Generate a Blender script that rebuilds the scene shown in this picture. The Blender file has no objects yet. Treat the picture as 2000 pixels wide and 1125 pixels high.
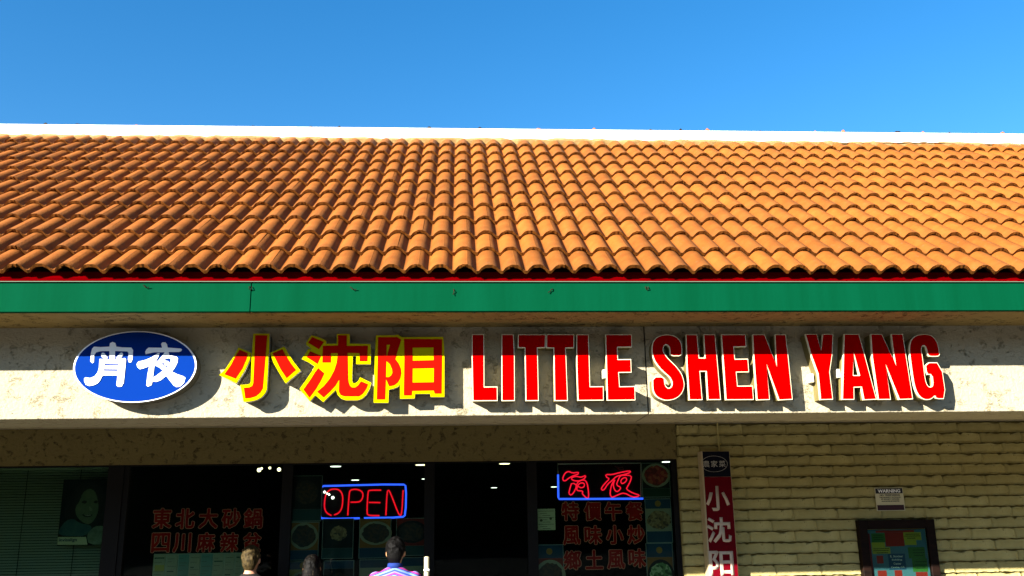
import bpy, bmesh, math, random
from mathutils import Vector, Matrix
from mathutils.geometry import tessellate_polygon
random.seed(11)
S = bpy.context.scene
COL = S.collection
R = math.radians

# ------------------------------------------------------------------ camera
F_PX, PITCH, ROLL, YAW, CAM_Z = 1803.54, R(14.611), R(-0.866), R(3.394), 1.6
fw = Vector((math.sin(YAW)*math.cos(PITCH), math.cos(YAW)*math.cos(PITCH), math.sin(PITCH)))
rt0 = Vector((math.cos(YAW), -math.sin(YAW), 0)); up0 = rt0.cross(fw)
rt = rt0*math.cos(ROLL) + up0*math.sin(ROLL); up = -rt0*math.sin(ROLL) + up0*math.cos(ROLL)
cd = bpy.data.cameras.new('camera'); cam = bpy.data.objects.new('camera', cd); COL.objects.link(cam)
cd.sensor_width = 36; cd.lens = F_PX/2000*36; cd.clip_end = 2000; cd.clip_start = 0.05
M = Matrix((rt, up, -fw)).transposed().to_4x4(); M.translation = (0, 0, CAM_Z); cam.matrix_world = M
S.camera = cam
def at(x, y, Y):
    """point of the plane Y = const (metres from the camera) that the survey of the photo puts at (x, y)"""
    d = fw*F_PX + rt*(x-1000) - up*(y-562.5)
    d = d*(Y/d.y); return Vector((d.x, Y, d.z+CAM_Z))

# ------------------------------------------------------------------ light
SUN = Vector((-1.1, -1.0, 0.562)).normalized()
W = bpy.data.worlds.new('World'); S.world = W; W.use_nodes = True
nt = W.node_tree; bg = nt.nodes['Background']
sky = nt.nodes.new('ShaderNodeTexSky'); sky.sky_type = 'NISHITA'; sky.sun_disc = False
sky.sun_elevation = math.asin(SUN.z); sky.sun_rotation = math.atan2(SUN.x, SUN.y)
sky.air_density = 1.0; sky.dust_density = 0.3; sky.ozone_density = 2.5; sky.altitude = 100
hs = nt.nodes.new('ShaderNodeHueSaturation'); hs.inputs['Saturation'].default_value = 1.36
nt.links.new(sky.outputs[0], hs.inputs['Color']); nt.links.new(hs.outputs[0], bg.inputs[0]); bg.inputs[1].default_value = 0.0595
sl = bpy.data.lights.new('sun', 'SUN'); sl.energy = 5.0; sl.angle = R(0.5); sl.color = (1.0, 0.95, 0.85)
so = bpy.data.objects.new('sun', sl); COL.objects.link(so); so.rotation_euler = SUN.to_track_quat('Z', 'Y').to_euler()
so.location = SUN*30
S.view_settings.view_transform = 'Standard'; S.view_settings.look = 'None'
S.view_settings.exposure = 2.15; S.view_settings.gamma = 1; S.view_settings.use_curve_mapping = False

# ------------------------------------------------------------------ materials
def mat(name, col, rough=0.7, spec=0.3, col2=None, cscale=3.0, cstretch=(1, 1, 1), cpos=(0.35, 0.7), bump=0, bscale=60,
        emit=None, estr=0, rand=0.0, coord='Object', metal=0, speck=None):
    m = bpy.data.materials.new(name); m.use_nodes = True; t = m.node_tree; N = t.nodes; L = t.links
    b = N['Principled BSDF']; b.inputs['Roughness'].default_value = rough
    b.inputs['Specular IOR Level'].default_value = spec; b.inputs['Metallic'].default_value = metal
    b.inputs['Base Color'].default_value = (*col, 1)
    tc = N.new('ShaderNodeTexCoord'); out = None
    if col2:
        mp = N.new('ShaderNodeMapping'); mp.inputs['Scale'].default_value = cstretch
        L.new(tc.outputs[coord], mp.inputs[0])
        n = N.new('ShaderNodeTexNoise'); n.inputs['Scale'].default_value = cscale; n.inputs['Detail'].default_value = 6
        n.inputs['Roughness'].default_value = 0.65
        L.new(mp.outputs[0], n.inputs[0])
        r = N.new('ShaderNodeValToRGB'); r.color_ramp.elements[0].position = cpos[0]; r.color_ramp.elements[1].position = cpos[1]
        r.color_ramp.elements[0].color = (*col, 1); r.color_ramp.elements[1].color = (*col2, 1)
        L.new(n.outputs[0], r.inputs[0]); out = r.outputs[0]
    if speck:                                             # dark pits: (colour, scale, threshold)
        n2 = N.new('ShaderNodeTexNoise'); n2.inputs['Scale'].default_value = speck[1]; n2.inputs['Detail'].default_value = 5
        n2.inputs['Distortion'].default_value = 1.2
        L.new(tc.outputs[coord], n2.inputs[0])
        r2 = N.new('ShaderNodeValToRGB'); r2.color_ramp.elements[0].position = speck[2]; r2.color_ramp.elements[1].position = speck[2]+0.05
        r2.color_ramp.elements[0].color = (0, 0, 0, 1); r2.color_ramp.elements[1].color = (1, 1, 1, 1)
        L.new(n2.outputs[0], r2.inputs[0])
        mx = N.new('ShaderNodeMix'); mx.data_type = 'RGBA'; L.new(r2.outputs[0], mx.inputs[0])
        if out: L.new(out, mx.inputs[6])
        else: mx.inputs[6].default_value = (*col, 1)
        mx.inputs[7].default_value = (*speck[0], 1); out = mx.outputs[2]
    if rand:
        oi = N.new('ShaderNodeObjectInfo'); h = N.new('ShaderNodeHueSaturation')
        mr = N.new('ShaderNodeMapRange'); mr.inputs[3].default_value = 1-rand; mr.inputs[4].default_value = 1+rand
        L.new(oi.outputs['Random'], mr.inputs[0]); L.new(mr.outputs[0], h.inputs['Value'])
        if out: L.new(out, h.inputs['Color'])
        else: h.inputs['Color'].default_value = (*col, 1)
        out = h.outputs[0]
    if out: L.new(out, b.inputs['Base Color'])
    if bump:
        nb = N.new('ShaderNodeTexNoise'); nb.inputs['Scale'].default_value = bscale; nb.inputs['Detail'].default_value = 8
        nb.inputs['Roughness'].default_value = 0.7
        L.new(tc.outputs[coord], nb.inputs[0]); bm_ = N.new('ShaderNodeBump'); bm_.inputs['Strength'].default_value = 1
        bm_.inputs['Distance'].default_value = bump; L.new(nb.outputs[0], bm_.inputs['Height']); L.new(bm_.outputs[0], b.inputs['Normal'])
    if emit:
        b.inputs['Emission Color'].default_value = (*emit, 1); b.inputs['Emission Strength'].default_value = estr
    return m

def stucco(name, col, dark, crack=0.0):
    m = mat(name, col, 0.9, 0.15); t = m.node_tree; N = t.nodes; L = t.links; b = N['Principled BSDF']
    tc = N.new('ShaderNodeTexCoord')
    big = N.new('ShaderNodeTexNoise'); big.inputs['Scale'].default_value = 1.3; big.inputs['Detail'].default_value = 5
    L.new(tc.outputs['Object'], big.inputs[0])
    r = N.new('ShaderNodeValToRGB'); r.color_ramp.elements[0].position = .3; r.color_ramp.elements[1].position = .7
    r.color_ramp.elements[0].color = (*[c*.92 for c in col], 1); r.color_ramp.elements[1].color = (*col, 1); L.new(big.outputs[0], r.inputs[0])
    # irregular trowel tears: ridged noise gives short crooked dark strokes
    mp = N.new('ShaderNodeMapping'); mp.inputs['Scale'].default_value = (1, 1, 1.8); L.new(tc.outputs['Object'], mp.inputs[0])
    n = N.new('ShaderNodeTexNoise'); n.inputs['Scale'].default_value = 13; n.inputs['Detail'].default_value = 7
    n.inputs['Roughness'].default_value = .75; n.inputs['Distortion'].default_value = 1.6; L.new(mp.outputs[0], n.inputs[0])
    a = N.new('ShaderNodeMath'); a.operation = 'SUBTRACT'; a.inputs[1].default_value = .5; L.new(n.outputs[0], a.inputs[0])
    ab = N.new('ShaderNodeMath'); ab.operation = 'ABSOLUTE'; L.new(a.outputs[0], ab.inputs[0])
    pn = N.new('ShaderNodeTexNoise'); pn.inputs['Scale'].default_value = 17; pn.inputs['Detail'].default_value = 5; L.new(tc.outputs['Object'], pn.inputs[0])
    pr = N.new('ShaderNodeMapRange'); pr.inputs[1].default_value = .53; pr.inputs[2].default_value = .70
    pr.inputs[3].default_value = 0; pr.inputs[4].default_value = .030; L.new(pn.outputs[0], pr.inputs[0])
    lt = N.new('ShaderNodeMath'); lt.operation = 'LESS_THAN'; L.new(ab.outputs[0], lt.inputs[0]); L.new(pr.outputs[0], lt.inputs[1])
    mx = N.new('ShaderNodeMix'); mx.data_type = 'RGBA'; L.new(lt.outputs[0], mx.inputs[0]); L.new(r.outputs[0], mx.inputs[6])
    mx.inputs[7].default_value = (*dark, 1); L.new(mx.outputs[2], b.inputs['Base Color'])
    fn = N.new('ShaderNodeTexNoise'); fn.inputs['Scale'].default_value = 45; fn.inputs['Detail'].default_value = 6; L.new(tc.outputs['Object'], fn.inputs[0])
    b1 = N.new('ShaderNodeBump'); b1.inputs['Strength'].default_value = 1; b1.inputs['Distance'].default_value = .006; L.new(fn.outputs[0], b1.inputs['Height'])
    b2 = N.new('ShaderNodeBump'); b2.invert = True; b2.inputs['Strength'].default_value = 1; b2.inputs['Distance'].default_value = .008
    L.new(lt.outputs[0], b2.inputs['Height']); L.new(b1.outputs[0], b2.inputs['Normal'])
    b3 = N.new('ShaderNodeBump'); b3.inputs['Strength'].default_value = 1; b3.inputs['Distance'].default_value = .007
    L.new(n.outputs[0], b3.inputs['Height']); L.new(b2.outputs[0], b3.inputs['Normal']); L.new(b3.outputs[0], b.inputs['Normal'])
    return m

def tile_mat():
    m = mat('terracotta', (.5, .2, .05), .85, .15); t = m.node_tree; N = t.nodes; L = t.links; b = N['Principled BSDF']
    tc = N.new('ShaderNodeTexCoord'); oi = N.new('ShaderNodeObjectInfo')
    add = N.new('ShaderNodeVectorMath'); add.operation = 'ADD'; L.new(tc.outputs['Object'], add.inputs[0])
    sc = N.new('ShaderNodeVectorMath'); sc.operation = 'SCALE'; sc.inputs['Scale'].default_value = 3.1
    L.new(oi.outputs['Location'], sc.inputs[0]); L.new(sc.outputs[0], add.inputs[1])
    n = N.new('ShaderNodeTexNoise'); n.inputs['Scale'].default_value = 7; n.inputs['Detail'].default_value = 7; n.inputs['Roughness'].default_value = .7
    L.new(add.outputs[0], n.inputs[0])
    r = N.new('ShaderNodeValToRGB'); e = r.color_ramp.elements
    e[0].position = .28; e[0].color = (.160, .046, .0050, 1); e[1].position = .72; e[1].color = (.255, .086, .0135, 1)
    x = e.new(.5); x.color = (.220, .065, .0078, 1)
    L.new(n.outputs[0], r.inputs[0])
    h = N.new('ShaderNodeHueSaturation'); mr = N.new('ShaderNodeMapRange'); mr.inputs[3].default_value = .82; mr.inputs[4].default_value = 1.14
    L.new(oi.outputs['Random'], mr.inputs[0]); L.new(mr.outputs[0], h.inputs['Value']); L.new(r.outputs[0], h.inputs['Color'])
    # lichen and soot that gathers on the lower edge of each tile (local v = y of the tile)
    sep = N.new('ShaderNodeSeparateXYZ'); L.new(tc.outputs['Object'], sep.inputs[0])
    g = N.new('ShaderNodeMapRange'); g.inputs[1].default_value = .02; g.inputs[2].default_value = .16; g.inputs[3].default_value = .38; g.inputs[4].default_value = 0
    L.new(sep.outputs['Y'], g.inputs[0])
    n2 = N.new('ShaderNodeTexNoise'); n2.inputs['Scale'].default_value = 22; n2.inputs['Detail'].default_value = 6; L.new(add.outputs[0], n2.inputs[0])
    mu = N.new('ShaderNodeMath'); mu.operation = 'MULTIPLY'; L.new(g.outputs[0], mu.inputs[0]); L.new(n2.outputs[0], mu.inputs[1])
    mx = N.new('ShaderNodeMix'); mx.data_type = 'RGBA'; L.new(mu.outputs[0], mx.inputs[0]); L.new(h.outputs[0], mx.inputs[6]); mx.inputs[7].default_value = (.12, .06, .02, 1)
    sp = N.new('ShaderNodeTexNoise'); sp.inputs['Scale'].default_value = 38; sp.inputs['Detail'].default_value = 2; L.new(add.outputs[0], sp.inputs[0])
    gt = N.new('ShaderNodeMapRange'); gt.inputs[1].default_value = .66; gt.inputs[2].default_value = .72; gt.inputs[4].default_value = .6; L.new(sp.outputs[0], gt.inputs[0])
    m2 = N.new('ShaderNodeMix'); m2.data_type = 'RGBA'; L.new(gt.outputs[0], m2.inputs[0]); L.new(mx.outputs[2], m2.inputs[6]); m2.inputs[7].default_value = (.16, .08, .03, 1)
    L.new(m2.outputs[2], b.inputs['Base Color'])
    fn = N.new('ShaderNodeTexNoise'); fn.inputs['Scale'].default_value = 90; fn.inputs['Detail'].default_value = 6; L.new(add.outputs[0], fn.inputs[0])
    bu = N.new('ShaderNodeBump'); bu.inputs['Strength'].default_value = 1; bu.inputs['Distance'].default_value = .0022; L.new(fn.outputs[0], bu.inputs['Height']); L.new(bu.outputs[0], b.inputs['Normal'])
    return m

MT = tile_mat()
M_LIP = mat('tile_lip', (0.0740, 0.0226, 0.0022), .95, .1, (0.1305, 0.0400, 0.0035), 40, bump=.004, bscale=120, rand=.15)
M_STUC = stucco('stucco', (.36, .315, .215), (.22, .185, .105))
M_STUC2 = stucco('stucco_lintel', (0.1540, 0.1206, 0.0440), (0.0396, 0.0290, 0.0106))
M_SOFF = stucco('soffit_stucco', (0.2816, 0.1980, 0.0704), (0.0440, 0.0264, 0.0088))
M_WHITE = mat('white_coating', (.82, .82, .80), .6, .3, (.78, .77, .72), 6)
M_GREEN = mat('green_paint', (0.0003, 0.0378, 0.0143), .8, .01, (0.0006, 0.0520, 0.0225), 1.1, (5, 1, .3), (.35, .85), bump=.0015, bscale=35)
M_REDT = mat('red_paint', (0.0757, 0.0000, 0.0006), .7, .0, (0.1211, 0.0000, 0.0006), 4, (1, 1, 6), bump=.002, bscale=20)
M_DRIP = mat('drip_metal', (0.1408, 0.1936, 0.1320), .7, .1)
M_BRICK = mat('painted_block', (.34, .285, .105), .9, .1, (.43, .365, .15), 5, bump=.011, bscale=17, rand=.10, speck=((.10, .08, .03), 26, .67))
M_MORT = mat('shaded_mortar', (0.1760, 0.1408, 0.0484), .95, .1, (0.2376, 0.1936, 0.0704), 9, bump=.003, bscale=80)  # joint shadow put into the colour, darker than the block paint
M_BLACK = mat('dark_bronze', (.004, .0035, .003), .6, .12)
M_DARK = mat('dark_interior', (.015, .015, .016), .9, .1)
M_ASPH = mat('asphalt', (.05, .05, .052), .95, .2, (.075, .073, .07), 3, bump=.004, bscale=150)
M_CONC = mat('concrete', (0.1320, 0.1100, 0.0748), .9, .15, (0.1672, 0.1408, 0.0968), 2, bump=.002, bscale=60)
M_PAINT = mat('line_paint', (.75, .75, .72), .8)
M_CAN = mat('letter_can', (0.1760, 0.1408, 0.0484), .6, .2, (0.1320, 0.1056, 0.0352), 8)
M_CANW = mat('letter_can_white', (.72, .68, .52), .5, .4)
M_CAND = mat('letter_can_shaded', (0.1144, 0.1056, 0.0748), .6, .2)  # shadow on the can sides is put into this dark colour
M_TRIM = mat('trim_cap', (0.7040, 0.6336, 0.4224), .4, .5)
M_RED = mat('red_acrylic', (0.3027, 0.0000, 0.0000), .7, .0, (0.3330, 0.0000, 0.0000), 3)
M_RED2 = mat('red_orange_acrylic', (0.3481, 0.0038, 0.0015), .7, .0)
M_YEL = mat('yellow_acrylic', (0.4087, 0.3481, 0.0000), .7, .0)
M_BLUE = mat('blue_acrylic', (0.0011, 0.0227, 0.1778), .7, .01)
M_SIGNW = mat('white_acrylic', (.85, .85, .85), .4, .4)
M_RUST = mat('rusty_metal', (.010, .007, .005), .9, .1, (.03, .014, .007), 30)
M_CLAY = mat('clay_crumb', (.35, .10, .04), .9)
M_MORTAR = mat('ridge_mortar', (.30, .20, .08), .95, .1, (.20, .11, .035), 14, bump=.01, bscale=40)

def glass():
    m = bpy.data.materials.new('window_glass'); m.use_nodes = True; t = m.node_tree; N = t.nodes; L = t.links
    for n in list(N):
        if n.type != 'OUTPUT_MATERIAL': N.remove(n)
    o = [n for n in N if n.type == 'OUTPUT_MATERIAL'][0]
    tr = N.new('ShaderNodeBsdfTransparent'); tr.inputs[0].default_value = (.66, .76, .70, 1)
    gl = N.new('ShaderNodeBsdfGlossy'); gl.inputs['Roughness'].default_value = .02
    mx = N.new('ShaderNodeMixShader'); mx.inputs[0].default_value = .006
    L.new(tr.outputs[0], mx.inputs[1]); L.new(gl.outputs[0], mx.inputs[2]); L.new(mx.outputs[0], o.inputs[0]); return m
M_GLASS = glass()

# ------------------------------------------------------------------ builders
def box(bm, x0, x1, y0, y1, z0, z1):
    v = [bm.verts.new((x, y, z)) for x in (x0, x1) for y in (y0, y1) for z in (z0, z1)]
    for f in ((0, 1, 3, 2), (4, 6, 7, 5), (0, 4, 5, 1), (2, 3, 7, 6), (0, 2, 6, 4), (1, 5, 7, 3)): bm.faces.new([v[i] for i in f])
    return v
def new(): return bmesh.new()
def bx(*a):
    b = new(); box(b, *a); return b
def wloc(o):
    p = Vector((0, 0, 0))
    while o: p += o.location; o = o.parent
    return p
def obj(name, bm, m, parent=None, smooth=False, mats=None, norm=True):
    if norm: bmesh.ops.recalc_face_normals(bm, faces=bm.faces)
    if parent: bmesh.ops.translate(bm, verts=bm.verts, vec=-wloc(parent))
    me = bpy.data.meshes.new(name); bm.to_mesh(me); bm.free()
    for x in (mats or [m]): me.materials.append(x)
    if smooth: me.polygons.foreach_set('use_smooth', [True]*len(me.polygons))
    o = bpy.data.objects.new(name, me); COL.objects.link(o)
    if parent: o.parent = parent
    return o
def tag(o, label=None, cat=None, group=None, kind=None):
    if label: o['label'] = label
    if cat: o['category'] = cat
    if group: o['group'] = group
    if kind: o['kind'] = kind
    return o
def thing(name, label, cat, loc, group=None):
    o = bpy.data.objects.new(name, None); COL.objects.link(o); o.location = loc; o.empty_display_size = .1
    return tag(o, label, cat, group)
def tube(bm, pts, r, n=8, closed=False, rr=None):
    pts = [Vector(p) for p in pts]; k = len(pts); rings = []
    ref = Vector((0, 1, 0))
    for i, p in enumerate(pts):
        a = pts[(i-1) % k] if (closed or i) else p; b = pts[(i+1) % k] if (closed or i < k-1) else p
        d = (b-a).normalized()
        rf = ref if abs(d.dot(ref)) < .95 else Vector((1, 0, 0))
        u = d.cross(rf).normalized(); w = d.cross(u); q = rr[i] if rr else r
        rings.append([bm.verts.new(p+(u*math.cos(2*math.pi*j/n)+w*math.sin(2*math.pi*j/n))*q) for j in range(n)])
    for i in range(k if closed else k-1):
        A, B = rings[i], rings[(i+1) % k]
        for j in range(n): bm.faces.new((A[j], A[(j+1) % n], B[(j+1) % n], B[j]))
    if not closed:
        bm.faces.new(rings[0]); bm.faces.new(rings[-1][::-1])
def area(p): return sum(p[i][0]*p[(i+1) % len(p)][1]-p[(i+1) % len(p)][0]*p[i][1] for i in range(len(p)))/2
def inset(p, d):
    """mitred inset of a polygon of (x, z) pairs"""
    s = 1 if area(p) > 0 else -1; n = len(p); out = []
    for i in range(n):
        a, b, c = Vector(p[i-1]), Vector(p[i]), Vector(p[(i+1) % n])
        e1 = (b-a).normalized(); e2 = (c-b).normalized()
        n1 = Vector((-e1.y, e1.x))*s; n2 = Vector((-e2.y, e2.x))*s
        m = (n1+n2); k = max(.35, 1+n1.dot(n2)); out.append(tuple(b+m*(d/k)))
    return out
def prism(bm, loops, y0, y1, mi_side=0):
    """loops: outer outline then holes, as (x, z) pairs; front at y0, back at y1"""
    tri = tessellate_polygon([[Vector((x, z, 0)) for x, z in lp] for lp in loops])
    fl = [q for lp in loops for q in lp]
    A = [bm.verts.new((x, y0, z)) for x, z in fl]; B = [bm.verts.new((x, y1, z)) for x, z in fl]
    for t in tri:
        try: bm.faces.new([A[i] for i in t]); bm.faces.new([B[i] for i in t[::-1]])
        except ValueError: pass
    o = 0
    for lp in loops:
        n = len(lp)
        for i in range(n):
            a, b = o+i, o+(i+1) % n
            f = bm.faces.new((A[a], A[b], B[b], B[a])); f.material_index = mi_side
        o += n
def pts(s, org, Y):
    """survey outline (zoomed coordinates) to (x, z) pairs on the plane Y"""
    out = []
    for x, y in s:
        w = at(org[0]+x/org[2], org[1]+y/org[2], Y); out.append((w.x, w.z))
    return out
def smoothp(p, it=2):
    for _ in range(it):
        q = []
        for i in range(len(p)):
            a, b = p[i], p[(i+1) % len(p)]
            q += [(a[0]*.75+b[0]*.25, a[1]*.75+b[1]*.25), (a[0]*.25+b[0]*.75, a[1]*.25+b[1]*.75)]
        p = q
    return p
def glyph(ch, bold=0.0):
    c = bpy.data.curves.new('t', 'FONT'); c.body = ch; c.offset = bold; c.resolution_u = 2
    o = bpy.data.objects.new('t', c); COL.objects.link(o); dg = bpy.context.evaluated_depsgraph_get()
    ev = o.evaluated_get(dg); me = bpy.data.meshes.new_from_object(ev); bpy.data.objects.remove(o); bpy.data.curves.remove(c)
    return me
def text_bm(ch, cx, cz, w, h, y, bold=0.0, ref=0.0, depth=.0008, slant=0):
    """lettering as thin raised shapes facing -Y, fitted in a w x h box centred on (cx, cz); ref = bold of the sizing outline"""
    me = glyph(ch, bold); rf = glyph(ch, ref)
    xs = [v.co.x for v in rf.vertices]; ys = [v.co.y for v in rf.vertices]
    x0, x1, y0, y1 = min(xs), max(xs), min(ys), max(ys); sx = w/(x1-x0); sz = h/(y1-y0)
    bm = new(); bm.from_mesh(me)
    ex = bmesh.ops.extrude_face_region(bm, geom=list(bm.faces))
    vs = [g for g in ex['geom'] if isinstance(g, bmesh.types.BMVert)]
    bmesh.ops.translate(bm, verts=vs, vec=(0, 0, 1)); top = set(vs)
    for v in bm.verts:
        t = v in top; X = (v.co.x-(x0+x1)/2)*sx; Z = (v.co.y-(y0+y1)/2)*sz
        v.co = (cx+X+slant*Z, y-(depth if t else 0), cz+Z)
    bpy.data.meshes.remove(me); bpy.data.meshes.remove(rf); return bm

def fat_text_bm(ch, cx, cz, w, h, y, rad, n=10):
    """fat rounded lettering: the glyph repeated round a small circle, each sheet a hair in front of the last"""
    me = glyph(ch, 0); xs = [v.co.x for v in me.vertices]; ys = [v.co.y for v in me.vertices]
    x0, x1, y0, y1 = min(xs), max(xs), min(ys), max(ys); sx = w/(x1-x0); sz = h/(y1-y0); bm = new()
    for k in range(n+1):
        n0 = len(bm.verts); bm.from_mesh(me); bm.verts.ensure_lookup_table(); a = 2*math.pi*k/n; q = rad if k < n else 0
        for v in bm.verts[n0:]: v.co = (cx+(v.co.x-(x0+x1)/2)*sx+q*math.cos(a), y-.00006*k, cz+(v.co.y-(y0+y1)/2)*sz+q*math.sin(a))
    bpy.data.meshes.remove(me); return bm
# ------------------------------------------------------------------ levels (metres; z measured from the floor)
YF, YB, YBB, YW = 5.82, 6.31, 6.81, 8.40            # fascia, sign beam front, beam back, shop wall
ZS = at(1000, 609, YF).z                             # soffit
ZBB = at(1000, 811, YB).z                            # beam underside
ZL = at(700, 903, YW).z                              # lintel underside
X0, X1 = -11.0, 11.5
PX = at(1322, 893, YW).x                             # where the glass front ends and the block wall starts
FLOOR = .05

# setting
g = new(); box(g, -150, 150, -150, 5.2, -.3, -.1); tag(obj('ground', g, M_ASPH), kind='structure')
g = new(); box(g, -150, 150, 20.05, 150, -.3, -.1); tag(obj('ground', g, M_ASPH), kind='structure')
g = new(); box(g, -30, 30, 5.35, 8.38, -.25, FLOOR); tag(obj('pavement', g, M_CONC), kind='structure')
g = new(); box(g, -30, 30, 5.2, 5.346, -.28, FLOOR+.004); tag(obj('kerb', g, M_CONC), kind='structure')
g = new()
for i in range(-5, 6): box(g, i*2.7-.05, i*2.7+.05, .2, 5.0, -.1, -.096)
tag(obj('road_markings', g, M_PAINT), kind='structure')

# rise added behind the viewer to cut low sky light and darken reflections
g = new(); prev = None
for i in range(61):
    a = math.pi*(1+i/60)*1.0; rr_ = 75; hh = 14.5+1.3*math.sin(i*.9)+.8*math.sin(i*2.3)
    c_ = [g.verts.new((rr_*k*math.cos(a), rr_*k*math.sin(a), z)) for k, z in ((.93, -.3), (.96, hh*.6), (1.0, hh), (1.3, hh*.9), (1.5, -.3))]
    if prev:
        for j in range(4): g.faces.new((prev[j], c_[j], c_[j+1], prev[j+1]))
    prev = c_
tag(obj('sky_block_hills', g, mat('sky_block_green', (.022, .028, .012), .95, .1, (.04, .045, .02), .8)), kind='structure')

# ------------------------------------------------------------------ building
bld = thing('shop_building', 'long stucco shop building with an orange tiled roof, green fascia and covered walkway', 'building', (0, YW, 0))
# roof plane
E0 = at(975, 538.5, 5.76); SL = R(36.1); cS, sS = math.cos(SL), math.sin(SL)
def roofpt(x, v, w): return Vector((x, E0.y+v*cS-w*sS, E0.z+v*sS+w*cS))
VTOP = 3.84
g = new()
q = [roofpt(X0, .04, -.03), roofpt(X1, .04, -.03), roofpt(X1, VTOP, -.03), roofpt(X0, VTOP, -.03)]
q2 = [p-Vector((0, 0, .05)) for p in q]
v = [g.verts.new(p) for p in q+q2]
for f in ((0, 1, 2, 3), (7, 6, 5, 4), (0, 4, 5, 1), (1, 5, 6, 2), (2, 6, 7, 3), (3, 7, 4, 0)): g.faces.new([v[i] for i in f])
roof = obj('roof', g, M_DARK, bld)
PI_ = .157; EXP = .355; TL = .43; AMP = .043; TH = .023
def prof(t):
    t = t % 1.0
    if t < .16: return 0.0
    s = min(1, (t-.16)/.84)**1.06; return AMP*max(0, 1-abs(2*s-1)**2.3)**.78
def tile_mesh(seed):
    rnd = random.Random(seed); bm = new(); NX = 22; W2 = 2*PI_; ph = .70
    us = [.0006+(W2-.0012)*i/NX for i in range(NX+1)]; rows = [0, .15, TL]
    j0 = [(rnd.uniform(-.0022, .0022), rnd.uniform(-.0018, .0018)) for _ in us]
    def P(k, i, under):
        vv = rows[k]; lift = (TH+.012)*(1-vv/TL); h = prof(ph+us[i]/PI_)+lift
        if k == 0: vv += j0[i][0]; h += j0[i][1]
        return (us[i], vv+(.003 if under and k == 0 else 0), h-(TH if under else 0)+(rnd.uniform(-.0015, .0015) if under and k == 0 else 0))
    def sheet(pa, mi, flip=False, smooth=False):
        g_ = [[bm.verts.new(p) for p in row] for row in pa]
        for a_, b_ in zip(g_[:-1], g_[1:]):
            for i in range(len(a_)-1):
                q_ = (a_[i], a_[i+1], b_[i+1], b_[i]); f = bm.faces.new(q_[::-1] if flip else q_); f.material_index = mi; f.smooth = smooth
    I = range(NX+1)
    top = [[P(k, i, 0) for i in I] for k in range(3)]; bot = [[P(k, i, 1) for i in I] for k in range(3)]
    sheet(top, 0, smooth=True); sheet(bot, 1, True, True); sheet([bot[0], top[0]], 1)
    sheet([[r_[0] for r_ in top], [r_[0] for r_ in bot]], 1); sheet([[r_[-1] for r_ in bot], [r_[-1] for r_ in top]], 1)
    # interlock lug on the lip beside the joint
    x = rnd.uniform(.012, .03); ww = rnd.uniform(.012, .024); h = prof(ph-x/PI_)+TH+.012
    n0 = len(bm.faces)
    box(bm, W2-x-ww, W2-x, -.004, .006, h-.014, h-.007); bm.faces.ensure_lookup_table()
    for f in bm.faces[n0:]: f.material_index = 1
    return bm
TM = []
for s in range(5):
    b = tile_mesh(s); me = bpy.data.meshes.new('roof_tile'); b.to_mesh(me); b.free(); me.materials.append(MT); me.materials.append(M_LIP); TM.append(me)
XV = at(880.2, 536, 5.76).x                            # a valley between two rolls
RM = Matrix.Rotation(SL, 4, 'X')
def inview(x, v):
    p = roofpt(x, v, .02)-Vector((0, 0, CAM_Z)); dz = p.dot(fw); return abs(p.dot(rt)/dz) < .555+.17/dz
mass = new(); cnt = 0
for r in range(11):
    v0 = r*EXP
    for i in range(-36, 36):
        x = XV+(i*2+(r % 2))*PI_+.70*PI_
        if x < X0 or x+2*PI_ > X1: continue
        rx = random.uniform(-.004, .004); rz = random.uniform(-.004, .004); dv = random.gauss(0, .003)
        p = roofpt(x, v0+dv, random.uniform(0, .003))
        me = TM[random.randrange(5)]
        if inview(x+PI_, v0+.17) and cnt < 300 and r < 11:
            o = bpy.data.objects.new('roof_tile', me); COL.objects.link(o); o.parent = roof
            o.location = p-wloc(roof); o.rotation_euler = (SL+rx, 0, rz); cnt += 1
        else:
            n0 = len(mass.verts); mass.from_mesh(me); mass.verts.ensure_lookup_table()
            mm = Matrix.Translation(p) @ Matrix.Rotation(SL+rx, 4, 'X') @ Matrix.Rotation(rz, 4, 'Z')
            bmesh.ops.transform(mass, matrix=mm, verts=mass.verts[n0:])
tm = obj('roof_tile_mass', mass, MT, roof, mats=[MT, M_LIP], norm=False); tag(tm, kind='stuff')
print('tiles', cnt)
# mortar bed under the parapet, parapet, coping clips
tp = roofpt(0, VTOP-.10, 0)
g = new(); random.seed(5); n = 240; prev = None
for i in range(n+1):
    x = X0+(X1-X0)*i/n; w = .055+random.uniform(-.008, .010); vv = VTOP-.07+random.uniform(-.010, .010)
    a = g.verts.new(roofpt(x, vv, w-.05)); b = g.verts.new(roofpt(x, vv+.02, w)); c = g.verts.new(roofpt(x, VTOP+.1, w+.008))
    if prev: g.faces.new((prev[0], a, b, prev[1])); g.faces.new((prev[1], b, c, prev[2]))
    prev = (a, b, c)
obj('ridge_mortar', g, M_MORTAR, bld, norm=False)
YP = roofpt(0, VTOP-.02, 0).y
pz0 = at(1000, 281, YP).z-.03; pz1 = at(1000, 253, YP).z
g = new(); box(g, X0, X1, YP, YP+.22, pz0-.05, pz1); par = obj('parapet', g, M_WHITE, bld)
g = new(); box(g, X0, X1, YP-.003, YP+.23, pz1+.001, pz1+.006); obj('coping', g, M_WHITE, par)
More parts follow.
